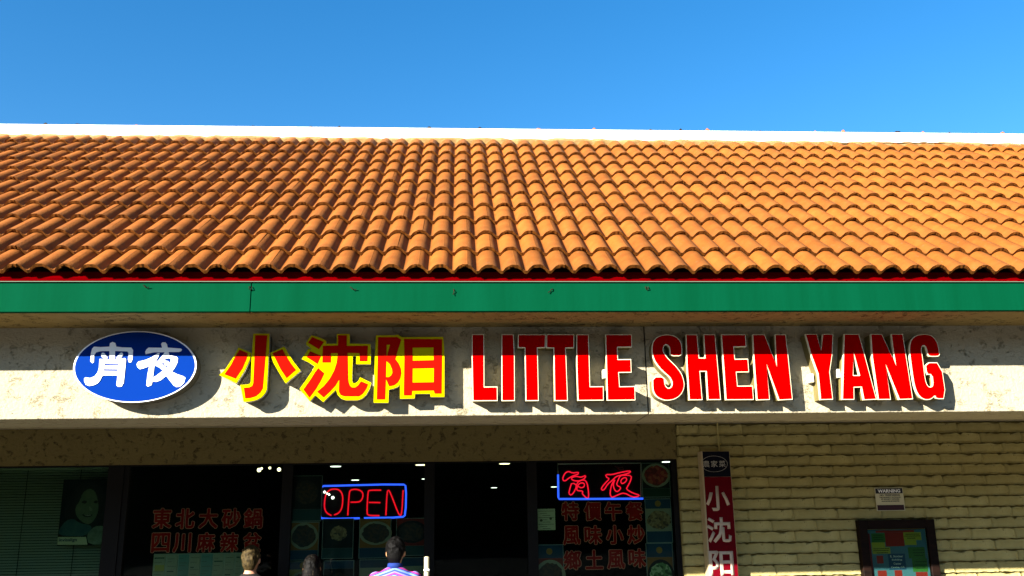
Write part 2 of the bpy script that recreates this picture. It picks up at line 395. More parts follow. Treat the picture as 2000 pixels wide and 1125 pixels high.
for px, dark in ((90, 1), (152, 1), (268, 0), (495, 1), (607, 1), (663, 1), (838, 1), (937, 1), (1051, 0), (1160, 0), (1270, 1), (1328, 1),
                 (1380, 0), (1483, 1), (1590, 0), (1645, 0), (1750, 1), (1800, 0), (1851, 1), (1902, 1), (1955, 0), (-40, 1), (2050, 1)):
    w = at(px, 250, YP+.03); s = random.uniform(.014, .026); g = new()
    bmesh.ops.create_icosphere(g, subdivisions=1, radius=1)
    for v in g.verts: v.co = Vector((w.x+v.co.x*s*1.3*random.uniform(.7, 1.2), YP+.012+v.co.y*s*.6, pz1+.006+max(-.3, v.co.z+.25)*s*random.uniform(.7, 1.3)))
    obj('crumb', g, M_RUST if dark else M_CLAY, par)
for px, py, ln in ((864, 265.5, 18), (903, 266, 20), (278, 256, 12), (1165, 268, 16), (1405, 270, 22), (1440, 270, 14), (1700, 272, 24), (1812, 274, 14), (1860, 274, 12), (1978, 276, 12), (575, 260, 10), (1235, 268, 10)):
    a = at(px, py, YP-.002); b = at(px+ln, py, YP-.002); g = new(); box(g, a.x, b.x, YP-.0024, YP+.001, a.z-.003, a.z); obj('crack', g, M_RUST, par)
g = new(); box(g, X0, X1, YP+.22, 20, pz0-.1, pz0+.05); obj('flat_roof', g, M_WHITE, bld)
# eave: red trim in two steps, drip edge, green fascia boards with a joint, soffit
zt = at(1000, 553.5, YF).z; zr = at(1000, 541, YF).z
g = new(); box(g, X0, X1, YF-.012, YF+.04, (zt+zr)/2+.006, zr+.03); box(g, X0, X1, YF-.024, YF+.04, zt+.010, (zt+zr)/2+.002); obj('eave_trim', g, M_REDT, bld)
g = new(); box(g, X0, X1, YF-.034, YF+.03, zt+.002, zt+.005); obj('drip_edge', g, M_DRIP, bld)
xj = at(490, 580, YF-.02).x
for a, b in ((X0, xj-.0025), (xj+.0025, xj+6.2), (xj+6.205, X1)):
    g = new(); box(g, a, b, YF-.02, YF+.02, ZS, zt); bmesh.ops.bevel(g, geom=g.edges[:], offset=.002, segments=1, affect='EDGES'); obj('fascia_board', g, M_GREEN, bld)
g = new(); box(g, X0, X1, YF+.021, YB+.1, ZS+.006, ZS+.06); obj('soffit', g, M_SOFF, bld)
# sign beam in two stucco panels with an expansion joint
xe = at(1262, 720, YB).x
for a, b in ((X0, xe-.005), (xe+.005, X1)):
    g = new(); box(g, a, b, YB, YBB, ZBB, ZS+.5)
    es = [e for e in g.edges if all(abs(v.co.y-YB) < 1e-4 and abs(v.co.z-ZBB) < 1e-4 for v in e.verts)]
    bmesh.ops.bevel(g, geom=es, offset=.003, segments=1, affect='EDGES'); obj('sign_beam', g, M_STUC, bld)
g = new(); box(g, xe-.0048, xe+.0048, YB+.012, YBB-.01, ZBB+.003, ZS+.4); obj('expansion_joint', g, M_BLACK, bld)
ZC = ZBB+.16
g = new(); box(g, X0, X1, YBB, YW+.3, ZC, ZC+.1); obj('walkway_ceiling', g, M_STUC, bld)
# lintel, glass front, block wall
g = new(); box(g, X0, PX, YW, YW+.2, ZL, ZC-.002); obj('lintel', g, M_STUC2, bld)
g = new(); box(g, PX+.004, X1, YW+.030, YW+.3, -.1, ZC-.002); wall = obj('block_wall', g, M_MORT, bld)
CH = .0955; BL = .406
def block_mesh(seed, half=False, L=BL):
    rnd = random.Random(seed); bm = new(); NX, NZ = 14, 4; w = L-.0010; h = CH-.011
    sag = [rnd.uniform(0, .006) for _ in range(NX+1)]; grid = []
    for k in range(NZ+1):
        t = k/NZ; row = []
        for i in range(NX+1):
            s = i/NX; e = .9 if i in (0, NX) else 1
            bul = .003+.019*(1-t)**.8*e + rnd.uniform(-.0012, .0020)
            if k == NZ: bul = .001+rnd.uniform(-.004, .001)
            z = t*h + (-sag[i]*1.3 if k == 0 else 0) + (-abs(rnd.gauss(0, .007)) if k == NZ else 0)
            row.append(bm.verts.new((s*w, -.012-bul, z)))
        grid.append(row)
    for k in range(NZ):
        for i in range(NX):
            f = bm.faces.new((grid[k][i], grid[k][i+1], grid[k+1][i+1], grid[k+1][i])); f.smooth = True
    def skirt(a): 
        b = [bm.verts.new((v.co.x, .022, v.co.z)) for v in a]
        for i in range(len(a)-1): bm.faces.new((a[i], b[i], b[i+1], a[i+1]))
    skirt(grid[0][::-1]); skirt(grid[-1]); skirt([r_[0] for r_ in grid]); skirt([r_[-1] for r_ in grid][::-1])
    return bm
BMS = []
for s in range(9):
    b = block_mesh(s+50); me = bpy.data.meshes.new('brick'); b.to_mesh(me); b.free(); me.materials.append(M_BRICK); BMS.append(me)
zc0 = at(1600, 826, YW-.01).z; lines = []
bmass = new(); nb = 0
for k in range(0, 30):
    z = zc0-CH*(k)+.004
    if z < -.02 or z+CH > ZC+.05 : continue
    x = PX+.006-(BL/2 if k % 2 else 0)
    while x < X1-BL:
        me = BMS[random.randrange(9)]; xx = x; sc = 1.0
        if xx < PX: xx = PX+.006; sc = .5
        if xx < 5.5 and z > .75 and nb < 300:
            o = bpy.data.objects.new('brick', me); COL.objects.link(o); o.parent = wall; o.location = Vector((xx, YW+.012, z))-wloc(wall); o.scale = (sc, 1, 1); nb += 1
        else:
            n0 = len(bmass.verts); bmass.from_mesh(me); bmass.verts.ensure_lookup_table()
            bmesh.ops.transform(bmass, matrix=Matrix.Translation((xx, YW+.012, z)) @ Matrix.Diagonal((sc, 1, 1, 1)), verts=bmass.verts[n0:])
        x += BL
bmo = obj('brick_mass', bmass, M_BRICK, wall, norm=False); tag(bmo, kind='stuff')
print('bricks', nb)
# window frames (each window is frame + glass pane); posts at the dividers
div = [X0, at(213, 1000, YW).x-2.4, at(210, 1020, YW).x, at(232, 1020, YW).x, at(556, 1020, YW).x, at(838, 1020, YW).x, at(1041, 1020, YW).x, PX]
def window(x0, x1, z0=.12):
    g = new(); w = .045
    box(g, x0, x0+w, YW+.03, YW+.10, z0, ZL); box(g, x1-w, x1, YW+.03, YW+.10, z0, ZL)
    box(g, x0+w, x1-w, YW+.03, YW+.10, ZL-.012, ZL); box(g, x0+w, x1-w, YW+.03, YW+.10, z0, z0+.06)
    f = obj('window', g, M_BLACK, bld)
    g = new(); box(g, x0+w, x1-w, YW+.060, YW+.066, z0+.06, ZL-.012); obj('pane', g, M_GLASS, f)
for i in (1, 3, 4, 5, 6): window(div[i], div[i+1])
g = new(); box(g, div[2]+.002, div[3]-.002, YW+.02, YW+.2, FLOOR, ZL); obj('mullion_post', g, M_BLACK, bld)
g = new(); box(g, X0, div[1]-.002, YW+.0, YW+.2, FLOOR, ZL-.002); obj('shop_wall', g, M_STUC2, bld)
g = new(); box(g, div[1], PX, YW+.02, YW+.2, FLOOR-.1, .12); obj('window_sill', g, M_BLACK, bld)
# dark rooms behind the glass
ZI = at(822, 908, 10.6).z
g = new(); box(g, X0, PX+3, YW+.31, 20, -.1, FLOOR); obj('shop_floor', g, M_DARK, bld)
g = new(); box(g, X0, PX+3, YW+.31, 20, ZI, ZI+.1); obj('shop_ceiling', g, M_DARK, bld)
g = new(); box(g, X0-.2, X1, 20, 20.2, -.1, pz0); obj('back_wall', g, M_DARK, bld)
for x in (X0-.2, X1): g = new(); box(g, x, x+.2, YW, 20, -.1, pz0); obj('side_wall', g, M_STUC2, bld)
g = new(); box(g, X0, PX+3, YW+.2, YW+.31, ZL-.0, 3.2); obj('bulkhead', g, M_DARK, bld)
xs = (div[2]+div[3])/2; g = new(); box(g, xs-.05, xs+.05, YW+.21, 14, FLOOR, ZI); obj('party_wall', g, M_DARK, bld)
# gable ends of the roof space
for x in (X0, X1-.02):
    g = new(); P = [(YB+.1, ZS), (YBB, ZC), (20, ZC), (20, pz0), (YP, pz0), (YF+.1, ZS+.05)]
    a = [g.verts.new((x, p[0], p[1])) for p in P]; b = [g.verts.new((x+.02, p[0], p[1])) for p in P]
    g.faces.new(a); g.faces.new(b[::-1])
    for i in range(6): g.faces.new((a[i], b[i], b[(i+1) % 6], a[(i+1) % 6]))
    obj('gable_end', g, M_STUC2, bld)

# loose cable along the foot of the parapet
cp = [(1640, 281), (1700, 280), (1760, 279.5), (1800, 279), (1830, 279.3), (1860, 281), (1890, 283), (1930, 283), (1970, 283.5), (2010, 287), (2060, 288)]
g = new(); tube(g, [at(x, y, YP-.05) for x, y in cp], .006, 6)
tag(obj('cable', g, M_RUST), 'thin dark cable lying wavy along the foot of the white parapet', 'cable')

# hooks on the fascia
HK = [(286, 560, 'V', 'bent wire prong'), (490, 563, 'U', 'dark eye hook'), (690, 564, 'V', 'small flat hook'), (885, 570, 'I', 'short curved nail'),
      (1075, 568, 'D', 'slanting short nail'), (1263, 563, 'U', 'dark eye hook')]
WH = ['above the blue oval sign', 'at the top of the fascia joint, above the first Chinese character', 'on the green fascia above the second Chinese character',
      'on the green fascia above the gap before the red words', 'on the green fascia above the second red T', 'on the green fascia above the gap between the first two red words']
for (px, py, k, what), wh in zip(HK, WH):
    c = at(px, py, YF-.02); P = {'V': [(-.018, .01), (0, -.008), (.012, -.010), (.02, -.004)], 'U': [(-.008, .01), (-.008, -.006), (0, -.014), (.008, -.006), (.008, .01)],
         'I': [(.002, .016), (.006, .004), (.004, -.01), (-.001, -.022)], 'D': [(.014, .012), (.004, .004), (0, -.004), (-.016, -.014)]}[k]
    g = new(); tube(g, [Vector((c.x+x, c.y-.006-.008*(i % 2), c.z+z)) for i, (x, z) in enumerate(P)], .0028, 6)
    tube(g, [Vector((c.x+P[0][0], c.y+.002, c.z+P[0][1])), Vector((c.x+P[0][0], c.y-.006, c.z+P[0][1]))], .003, 6)
    tag(obj('hook', g, M_RUST), what+' '+wh, 'hook', 'rusty hooks left in the green fascia')

# ------------------------------------------------------------------ channel letters
DL = .118; YL = YB-DL
Z5 = (910, 640, 7.031); Z6 = (1100, 640, 7.032); Z7 = (1330, 640, 7.03); Z8 = (1560, 640, 6.667); PXL = (0, 0, 1)
LET = [
 ('L', 'first L of the word LITTLE, just right of the Chinese characters', Z5, [[(82, 90), (250, 90), (252, 810), (432, 808), (434, 1005), (92, 1007), (80, 400)]]),
 ('I', 'letter I of LITTLE, a plain bar beside the first L', Z5, [[(490, 90), (656, 90), (668, 350), (671, 1005), (490, 1007), (488, 400)]]),
 ('T', 'first T of LITTLE, after the I', Z5, [[(716, 92), (1096, 92), (1092, 275), (985, 278), (999, 1004), (820, 1006), (808, 278), (712, 275)]]),
 ('T', 'second T of LITTLE, before the second L', PXL, [[(1067.4, 653), (1121.6, 653), (1121.3, 679.5), (1105.2, 680), (1108.9, 782.8), (1083, 783), (1081.2, 680), (1067, 679.5)]]),
 ('L', 'second L of LITTLE, between a T and the E', Z6, [[(183, 92), (350, 92), (370, 806), (553, 804), (556, 998), (200, 1002), (183, 500)]]),
 ('E', 'letter E that ends LITTLE', Z6, [[(580, 92), (944, 92), (946, 268), (748, 270), (752, 433), (932, 431), (938, 616), (764, 618), (776, 806), (986, 802), (991, 996), (604, 1000)]]),
 ('S', 'curved S that starts SHEN', Z6, [[(1635, 390), (1465, 390), (1465, 300), (1450, 255), (1420, 234), (1390, 245), (1374, 290), (1380, 330), (1402, 370), (1450, 430), (1530, 505), (1590, 575), (1632, 640), (1658, 720), (1667, 790), (1653, 860), (1610, 930), (1540, 980), (1460, 1000), (1380, 998), (1300, 965), (1250, 910), (1227, 840), (1225, 672), (1388, 670), (1394, 760), (1412, 808), (1445, 830), (1480, 815), (1497, 775), (1485, 720), (1450, 670), (1390, 620), (1320, 550), (1260, 470), (1228, 390), (1215, 300), (1225, 210), (1260, 150), (1320, 110), (1420, 92), (1520, 105), (1590, 150), (1625, 215), (1634, 300)]]),
 ('H', 'letter H of SHEN', Z7, [[(68, 92), (225, 92), (250, 412), (328, 412), (310, 92), (470, 92), (492, 350), (548, 990), (368, 992), (345, 602), (262, 602), (295, 992), (112, 994), (80, 500)]]),
 ('E', 'letter E inside SHEN', Z7, [[(553, 92), (888, 92), (900, 262), (728, 265), (742, 428), (921, 426), (935, 610), (762, 612), (778, 798), (985, 796), (999, 990), (616, 993)]]),
 ('N', 'letter N that ends SHEN', Z7, [[(983, 92), (1150, 92), (1316, 532), (1290, 92), (1440, 92), (1470, 350), (1534, 986), (1345, 996), (1174, 495), (1221, 990), (1042, 995), (998, 400)]]),
 ('Y', 'letter Y that starts YANG, its khaki side showing', Z8, [[(85, 82), (238, 82), (292, 300), (312, 82), (450, 82), (440, 340), (405, 575), (448, 935), (282, 940), (250, 600), (155, 340)]]),
 ('A', 'letter A of YANG', Z8, [[(592, 82), (785, 82), (857, 340), (1016, 935), (848, 942), (815, 775), (722, 778), (724, 937), (566, 938), (582, 340)], [(716, 318), (790, 618), (712, 618)]]),
 ('N', 'letter N of YANG', Z8, [[(938, 82), (1085, 82), (1268, 495), (1222, 235), (1204, 82), (1358, 82), (1396, 340), (1489, 930), (1310, 937), (1130, 468), (1201, 936), (1036, 938), (956, 380)]]),
 ('G', 'letter G that ends YANG, rightmost of the red letters', Z8, [[(1840, 370), (1765, 378), (1683, 372), (1668, 290), (1645, 238), (1612, 235), (1597, 290), (1612, 360), (1642, 620), (1662, 720), (1690, 765), (1725, 770), (1748, 740), (1735, 612), (1662, 610), (1645, 450), (1856, 452), (1926, 928), (1782, 928), (1775, 884), (1740, 922), (1690, 942), (1630, 937), (1570, 897), (1520, 812), (1488, 680), (1450, 400), (1438, 250), (1465, 150), (1525, 100), (1620, 80), (1710, 90), (1770, 130), (1812, 200), (1830, 300)]]),
]
for ch, lab, org, loops in LET:
    lp = [pts(l, org, YL) for l in loops]
    if ch in 'SG': lp = [smoothp(l, 1) for l in lp]
    xs_ = [p[0] for p in lp[0]]; zs_ = [p[1] for p in lp[0]]
    t = thing('channel_letter', 'red channel letter: '+lab, 'sign letter', ((min(xs_)+max(xs_))/2, YB, min(zs_)), 'red channel letters of the shop name')
    inn = [inset(lp[0], .0035)]+[inset(h, -.0035) for h in lp[1:]]
    g = new(); prism(g, inn, YL+.012, YB-.001); obj('side_can', g, M_CAN, t)
    g = new(); prism(g, lp, YL+.001, YL+.022); obj('trim_cap', g, M_TRIM, t)
    fc = [inset(lp[0], .0050)]+[inset(h, -.0050) for h in lp[1:]]
    g = new(); prism(g, fc, YL-.001, YL+.004); obj('face', g, M_RED, t)
# wiring boxes that show between letters
for px, py, wl in ((1092.5, 720, 'between the two red T letters'), (1180.5, 731, 'between the second L and the E of LITTLE'), (1584, 739, 'beside the stem of the red Y'), (1636, 730, 'beside the left leg of the red A')):
    c = at(px, py, YB-.05); g = new(); box(g, c.x-.014, c.x+.014, YB-.07, YB-.002, c.z-.03, c.z+.03); bmesh.ops.bevel(g, geom=g.edges[:], offset=.003, segments=1, affect='EDGES')
    tag(obj('wiring_box', g, M_CANW), 'small pale wiring box on the stucco '+wl, 'wiring box', 'wiring boxes behind the sign letters')

# Chinese channel letters
C2 = (420, 640, 7.031); C3 = (570, 640, 7.031); C4 = (720, 640, 7.031)
CHN = [
 ('小', 'first Chinese character 小 in red with a yellow border, beside the blue oval', C2,
  [[(55, 650), (140, 570), (200, 480), (260, 390), (320, 270), (495, 345), (470, 440), (400, 590), (290, 760)],
   [(525, 80), (745, 80), (742, 280), (730, 400), (710, 840), (690, 890), (640, 950), (570, 990), (470, 1012), (390, 1015), (345, 785), (440, 780), (475, 770), (490, 740), (502, 400), (510, 280)],
   [(755, 345), (950, 260), (1020, 380), (1080, 470), (1172, 588), (968, 764), (880, 620), (800, 480)]],
  [[[(128, 640), (220, 510), (280, 390), (335, 300), (450, 350), (430, 430), (375, 560), (280, 700)]],
   [[(552, 105), (718, 105), (705, 280), (690, 420), (655, 830), (620, 890), (560, 940), (480, 965), (415, 970), (395, 825), (470, 820), (510, 800), (525, 760), (540, 420)]],
   [[(790, 350), (925, 295), (975, 385), (1040, 490), (1110, 580), (980, 692), (900, 570), (830, 430)]]]),
 ('沈', 'middle Chinese character 沈 in red with a yellow border', C3,
  [[(195, 205), (270, 103), (370, 130), (475, 180), (470, 218), (615, 220), (618, 85), (795, 85), (795, 217), (1080, 225), (1085, 372), (1078, 500), (882, 500), (885, 382), (835, 384), (825, 700), (832, 755), (860, 765), (890, 750), (915, 725), (935, 680), (1090, 755), (1065, 840), (1020, 920), (960, 975), (900, 995), (740, 995), (680, 975), (630, 925), (605, 850), (520, 930), (430, 1020), (320, 925), (245, 1010), (105, 840), (200, 710), (280, 590), (312, 530), (230, 475), (135, 430), (180, 360), (228, 288), (275, 298), (195, 235)]],
  [[[(222, 205), (280, 130), (440, 196), (372, 297)]], [[(205, 405), (252, 322), (400, 385), (350, 498)]],
   [[(158, 850), (250, 720), (320, 610), (362, 555), (445, 625), (400, 720), (330, 840), (240, 960)]],
   [[(425, 250), (635, 245), (635, 105), (755, 105), (755, 250), (1045, 248), (1035, 460), (930, 460), (930, 350), (765, 345), (772, 700), (778, 750), (795, 795), (825, 820), (870, 820), (910, 790), (950, 735), (1045, 775), (1020, 840), (970, 910), (920, 942), (720, 942), (670, 925), (645, 880), (650, 705), (600, 790), (530, 870), (435, 958), (345, 880), (440, 800), (520, 700), (580, 590), (615, 480), (632, 350), (538, 350), (535, 478), (418, 478)]]]),
 ('阳', 'last Chinese character 阳 in red with a yellow border, before the word LITTLE', C4,
  [[(100, 105), (350, 105), (400, 93), (455, 130), (1025, 125), (1040, 300), (1040, 950), (850, 950), (845, 905), (637, 908), (632, 970), (430, 975), (430, 780), (400, 810), (340, 835), (277, 850), (270, 1030), (68, 1030), (85, 400)]],
  [[[(130, 130), (370, 130), (385, 125), (448, 165), (365, 430), (410, 490), (440, 560), (447, 630), (430, 700), (395, 755), (350, 790), (280, 805), (235, 700), (225, 985), (112, 985), (122, 500)],
    [(248, 235), (292, 235), (245, 410)], [(240, 455), (290, 500), (320, 570), (325, 620), (305, 660), (270, 678), (235, 678)]],
   [[(485, 155), (1010, 158), (1000, 905), (905, 905), (893, 862), (595, 868), (590, 930), (482, 930), (490, 400)], [(605, 275), (890, 272), (892, 445), (602, 452)], [(602, 560), (895, 555), (893, 748), (600, 752)]]]),
]
for ch, lab, org, outs, ins in CHN:
    O = [pts(l, org, YL) for l in outs]
    if ch == '小': O = [O[0], O[1], O[2]]
    xs_ = [p[0] for l in O for p in l]; zs_ = [p[1] for l in O for p in l]
    t = thing('channel_letter', lab, 'sign letter', ((min(xs_)+max(xs_))/2, YB, min(zs_)), 'yellow-edged Chinese channel letters')
    g = new(); [prism(g, [inset(l, .003)], YL+.010, YB-.001) for l in O]; obj('side_can', g, M_CAND, t)
    g = new(); [prism(g, [l], YL+.001, YL+.018) for l in O]; obj('border', g, M_YEL, t)
    g = new(); [prism(g, [l], YL+.0185, YL+.034) for l in O]; obj('trim_cap', g, M_SIGNW, t)
    g = new(); [prism(g, [pts(l, org, YL) for l in st], YL-.0015, YL+.003) for st in ins]; obj('face', g, M_RED2, t)

# blue oval
O1 = (140, 640, 7.031); Ellp = lambda k: [(868+846*k*math.cos(a)+45*k*math.sin(a), 538-490*k*math.sin(a)) for a in [2*math.pi*i/72 for i in range(72)]]
ov = thing('oval_sign', 'blue oval sign with two white Chinese characters 宵夜, left of all other sign letters', 'sign', at(264, 787, YB))
YO = YB-.125
g = new(); prism(g, [pts(Ellp(.99), O1, YO)], YO+.005, YB-.001); obj('side_can', g, M_CAND, ov)
g = new(); prism(g, [pts(Ellp(1.0), O1, YO)], YO-.001, YO+.004); obj('rim', g, M_SIGNW, ov)
g = new(); prism(g, [pts(Ellp(.972), O1, YO)], YO-.003, YO+.003); obj('face', g, M_BLUE, ov)
XIAO = [[[(290, 490), (262, 465), (268, 350), (285, 290), (312, 262), (400, 268), (522, 262), (530, 215), (565, 197), (603, 212), (617, 262), (700, 272), (822, 275), (846, 310), (836, 440), (818, 478), (790, 478), (778, 440), (785, 350), (765, 328), (600, 322), (598, 400), (596, 425), (525, 425), (520, 400), (522, 322), (400, 325), (340, 340), (312, 380), (308, 470)]],
        [[(408, 370), (425, 345), (450, 348), (502, 415), (470, 432), (430, 415), (412, 395)]], [[(705, 350), (710, 375), (690, 405), (650, 430), (612, 420), (660, 362), (685, 342)]],
        [[(388, 432), (500, 436), (620, 434), (735, 420), (750, 440), (735, 600), (718, 760), (690, 808), (650, 814), (620, 795), (635, 655), (450, 655), (420, 670), (400, 720), (360, 765), (310, 790), (250, 802), (200, 785), (178, 735), (178, 695), (200, 686), (260, 695), (320, 670), (360, 620), (380, 560)],
         [(460, 492), (655, 492), (650, 515), (455, 518)], [(445, 570), (645, 572), (638, 598), (443, 596)]]]
YE = [[[(1012, 335), (1030, 300), (1060, 275), (1245, 278), (1232, 225), (1250, 203), (1290, 203), (1312, 230), (1322, 275), (1500, 288), (1518, 303), (1505, 325), (1480, 335), (1335, 335), (1345, 380), (1440, 400), (1462, 420), (1455, 480), (1420, 550), (1380, 605), (1450, 640), (1540, 670), (1565, 690), (1545, 760), (1490, 810), (1440, 817), (1400, 790), (1350, 725), (1300, 662), (1230, 720), (1170, 745), (1120, 735), (1118, 692), (1180, 650), (1255, 592), (1210, 550), (1150, 520), (1145, 495), (1200, 445), (1255, 380), (1280, 338), (1130, 340), (1020, 365)],
       [(1240, 495), (1290, 430), (1340, 418), (1370, 440), (1345, 505), (1302, 550)]],
      [[(1265, 480), (1290, 455), (1330, 462), (1345, 482), (1322, 518), (1285, 518)]],
      [[(1188, 350), (1212, 350), (1185, 420), (1146, 480), (1130, 600), (1112, 740), (1100, 790), (1050, 810), (1030, 795), (1045, 650), (1070, 530), (990, 560), (940, 572), (905, 540), (898, 500), (920, 470), (1020, 445), (1110, 405)]]]
for strokes in (XIAO, YE):
    g = new()
    for i, st in enumerate(strokes): prism(g, [pts(l, O1, YO) for l in st], YO-.006-.0004*i, YO-.0025)
    obj('character', g, M_SIGNW, ov)

# ------------------------------------------------------------------ blade sign, conduit, warning sign, directory
M_NAVY = mat('navy_vinyl', (.0015, .002, .008), .5, .1); M_SRED = mat('dark_red_vinyl', (.10, .0, .004), .6, .05); M_SWH = mat('pale_vinyl', (.35, .33, .30), .6)
YD = YW-.16
tl = at(1372, 881, YD); tr_ = at(1424, 881, YD); xc = (tl.x+tr_.x)/2; hw = (tr_.x-tl.x)/2; zt_ = tl.z; zb_ = zt_-1.45; zsp = at(1398, 931, YD).z
bs = thing('vertical_sign', 'tall narrow lightbox sign, navy top and dark red below with white Chinese characters', 'sign', (xc, YW, zb_))
g = new(); box(g, xc-hw-.012, xc+hw+.006, YD+.003, YW-.02, zb_, zt_); bmesh.ops.bevel(g, geom=g.edges[:], offset=.004, segments=1, affect='EDGES'); obj('case', g, mat('sign_case', (.42, .34, .20), .5), bs)
g = new(); box(g, xc-hw, xc+hw, YD, YD+.006, zsp, zt_-.004); hd = obj('header_panel', g, M_NAVY, bs)
g = new(); box(g, xc-hw, xc+hw, YD, YD+.006, zb_+.004, zsp-.002); rp = obj('red_panel', g, M_SRED, bs)
oc = at(1395, 906, YD); g = new(); tube(g, [Vector((oc.x+.118*math.cos(a), YD-.001, oc.z+.070*math.sin(a))) for a in [2*math.pi*i/40 for i in range(40)]], .0014, 5, True); obj('oval_line', g, M_SWH, hd)
for i, ch in enumerate('農家菜'):
    obj('character', text_bm(ch, oc.x+(-.072+.072*i), oc.z, .058, .056, YD-.0005, .004), M_SWH, hd)
M_SWB = mat('white_vinyl', (.46, .37, .29), .6)
for ch, px, py, w_, h_ in (('小', 1401.5, 973.5, .200, .205), ('沈', 1404.5, 1035, .205, .205), ('阳', 1409, 1100, .205, .200)):
    c = at(px, py, YD); obj('character', text_bm(ch, c.x, c.z, w_, h_, YD-.0005, .022), M_SWB, rp)
g = new(); cx0 = at(1402, 826, YW-.03)
tube(g, [cx0+Vector((0, 0, .2)), at(1402, 845, YW-.03), at(1403, 862, YW-.04), at(1405, 880, YW-.06), at(1405, 890, YW-.08)], .0075, 8)
tag(obj('conduit', g, M_BRICK), 'thin painted conduit running up from the vertical sign to the walkway ceiling', 'conduit')

ws = at(1738, 975, YW-.035); wy = YW-.035; ww, wh = .262, .205
w_ = thing('warning_sign', 'small WARNING no trespassing sign screwed to the painted block wall', 'sign', ws-Vector((0, 0, wh/2)))
g = new(); box(g, ws.x-ww/2, ws.x+ww/2, wy, wy+.004, ws.z-wh/2, ws.z+wh/2); obj('plate', g, mat('sign_plate', (.50, .45, .28), .6), w_)
g = new(); box(g, ws.x-ww/2+.006, ws.x+ww/2-.006, wy-.001, wy+.001, ws.z+wh/2-.052, ws.z+wh/2-.006); wb = obj('top_band', g, mat('black_ink', (.01, .01, .014), .5), w_)
g = new(); box(g, ws.x-ww/2+.008, ws.x+ww/2-.008, wy-.001, wy+.001, ws.z-wh/2+.006, ws.z-wh/2+.052); obj('bottom_band', g, mat('dark_red_ink', (.03, .005, .008), .5), w_)
M_INK = mat('ink', (.012, .012, .012), .6)
obj('lettering', text_bm('WARNING', ws.x, ws.z+wh/2-.029, .205, .028, wy-.0012, .03), M_SIGNW, wb)
for tx, dz, ww2, hh in (('NO TRESPASSING', .036, .185, .014), ('THIS PROPERTY PATROLLED', .016, .200, .010), ('BY SECURITY OFFICERS', 0, .165, .010), ('VIOLATORS WILL BE PROSECUTED', -.018, .165, .010)):
    obj('lettering', text_bm(tx, ws.x+.004, ws.z+dz, ww2, hh, wy-.0002, .03), M_INK, w_)

YQ = YW-.09
a = at(1678, 1016, YQ); b = at(1823, 1012, YQ); x0_, x1_, z1_ = a.x-.006, b.x+.006, a.z; z0_ = z1_-.95; fwd = .075
db = thing('directory_board', 'dark framed notice case holding a coloured site map, on the block wall', 'notice board', ((x0_+x1_)/2, YW, z0_))
M_FR = mat('brown_frame', (.004, .002, .0015), .6, .08, (.012, .005, .003), 8, (1, 1, 8))
g = new(); box(g, x0_, x0_+fwd, YQ, YW-.012, z0_, z1_); box(g, x1_-fwd, x1_, YQ, YW-.012, z0_, z1_); box(g, x0_+fwd, x1_-fwd, YQ, YW-.012, z1_-.08, z1_); box(g, x0_+fwd, x1_-fwd, YQ, YW-.012, z0_, z0_+.08)
bmesh.ops.bevel(g, geom=g.edges[:], offset=.004, segments=1, affect='EDGES'); obj('frame', g, M_FR, db)
ym = YQ+.035
mx0, mx1, mz1 = x0_+fwd+.004, x1_-fwd-.004, z1_-.084; mz0 = mz1-.455
g = new(); box(g, x0_+fwd, x1_-fwd, ym+.004, ym+.01, z0_+.08, z1_-.08); obj('backing_panel', g, mat('cork', (.45, .30, .10), .8), db)
g = new(); box(g, mx0, mx1, ym, ym+.003, mz0, mz1); mp = obj('site_map', g, mat('map_blue', (.08, .17, .24), .5, .1, (.10, .20, .29), 5), db)
MC = {k: mat('map_'+k, tuple(v*.95 for v in c), .5) for k, c in dict(red=(.38, .02, .015), green=(.05, .16, .03), yellow=(.42, .40, .04), navy=(.02, .07, .17), white=(.7, .75, .75), dred=(.28, .01, .02)).items()}
def mq(k, x0, y0, x1, y1, d=.001):
    """rectangle printed on the map, in tenths of a zoomed pixel of the survey (150 .. 1460 by 85 .. 1090)"""
    X = lambda t: mx0+(t-140)/(1400-140)*(mx1-mx0); Zm = lambda t: mz1-(t-90)/(1085-90)*(mz1-mz0)
    g = new(); box(g, X(x0), X(x1), ym-d, ym+.001, Zm(y1), Zm(y0)); obj('map_block', g, MC[k], mp); return X((x0+x1)/2), Zm((y0+y1)/2), X(x1)-X(x0), Zm(y0)-Zm(y1)
mq('red', 330, 110, 1160, 150); mq('green', 230, 160, 520, 330); rr_ = mq('red', 520, 151, 920, 410); mq('yellow', 921, 150, 1300, 300); mq('yellow', 930, 301, 1180, 390, .0012)
mq('green', 980, 430, 1340, 640); mq('green', 1040, 641, 1360, 890, .0012); mq('yellow', 215, 331, 500, 425); mq('yellow', 215, 426, 600, 545, .0012); mq('dred', 150, 160, 195, 1030)
mq('red', 290, 580, 430, 725); mq('red', 280, 855, 470, 1025); mq('red', 640, 855, 800, 1020); mq('red', 1090, 895, 1340, 1050); nv = mq('navy', 540, 548, 900, 845)
mq('white', 150, 1066, 1400, 1084, .0006); mq('red', 430, 1030, 960, 1072)
for i, tx in enumerate(('E. Stocker', 'Building', 'Center', 'Covina, CA')):
    obj('lettering', text_bm(tx, nv[0], nv[1]+nv[3]*(.34-.23*i), nv[2]*(.75, .6, .45, .8)[i], nv[3]*.13, ym-.0012, .02), MC['white'], mp)
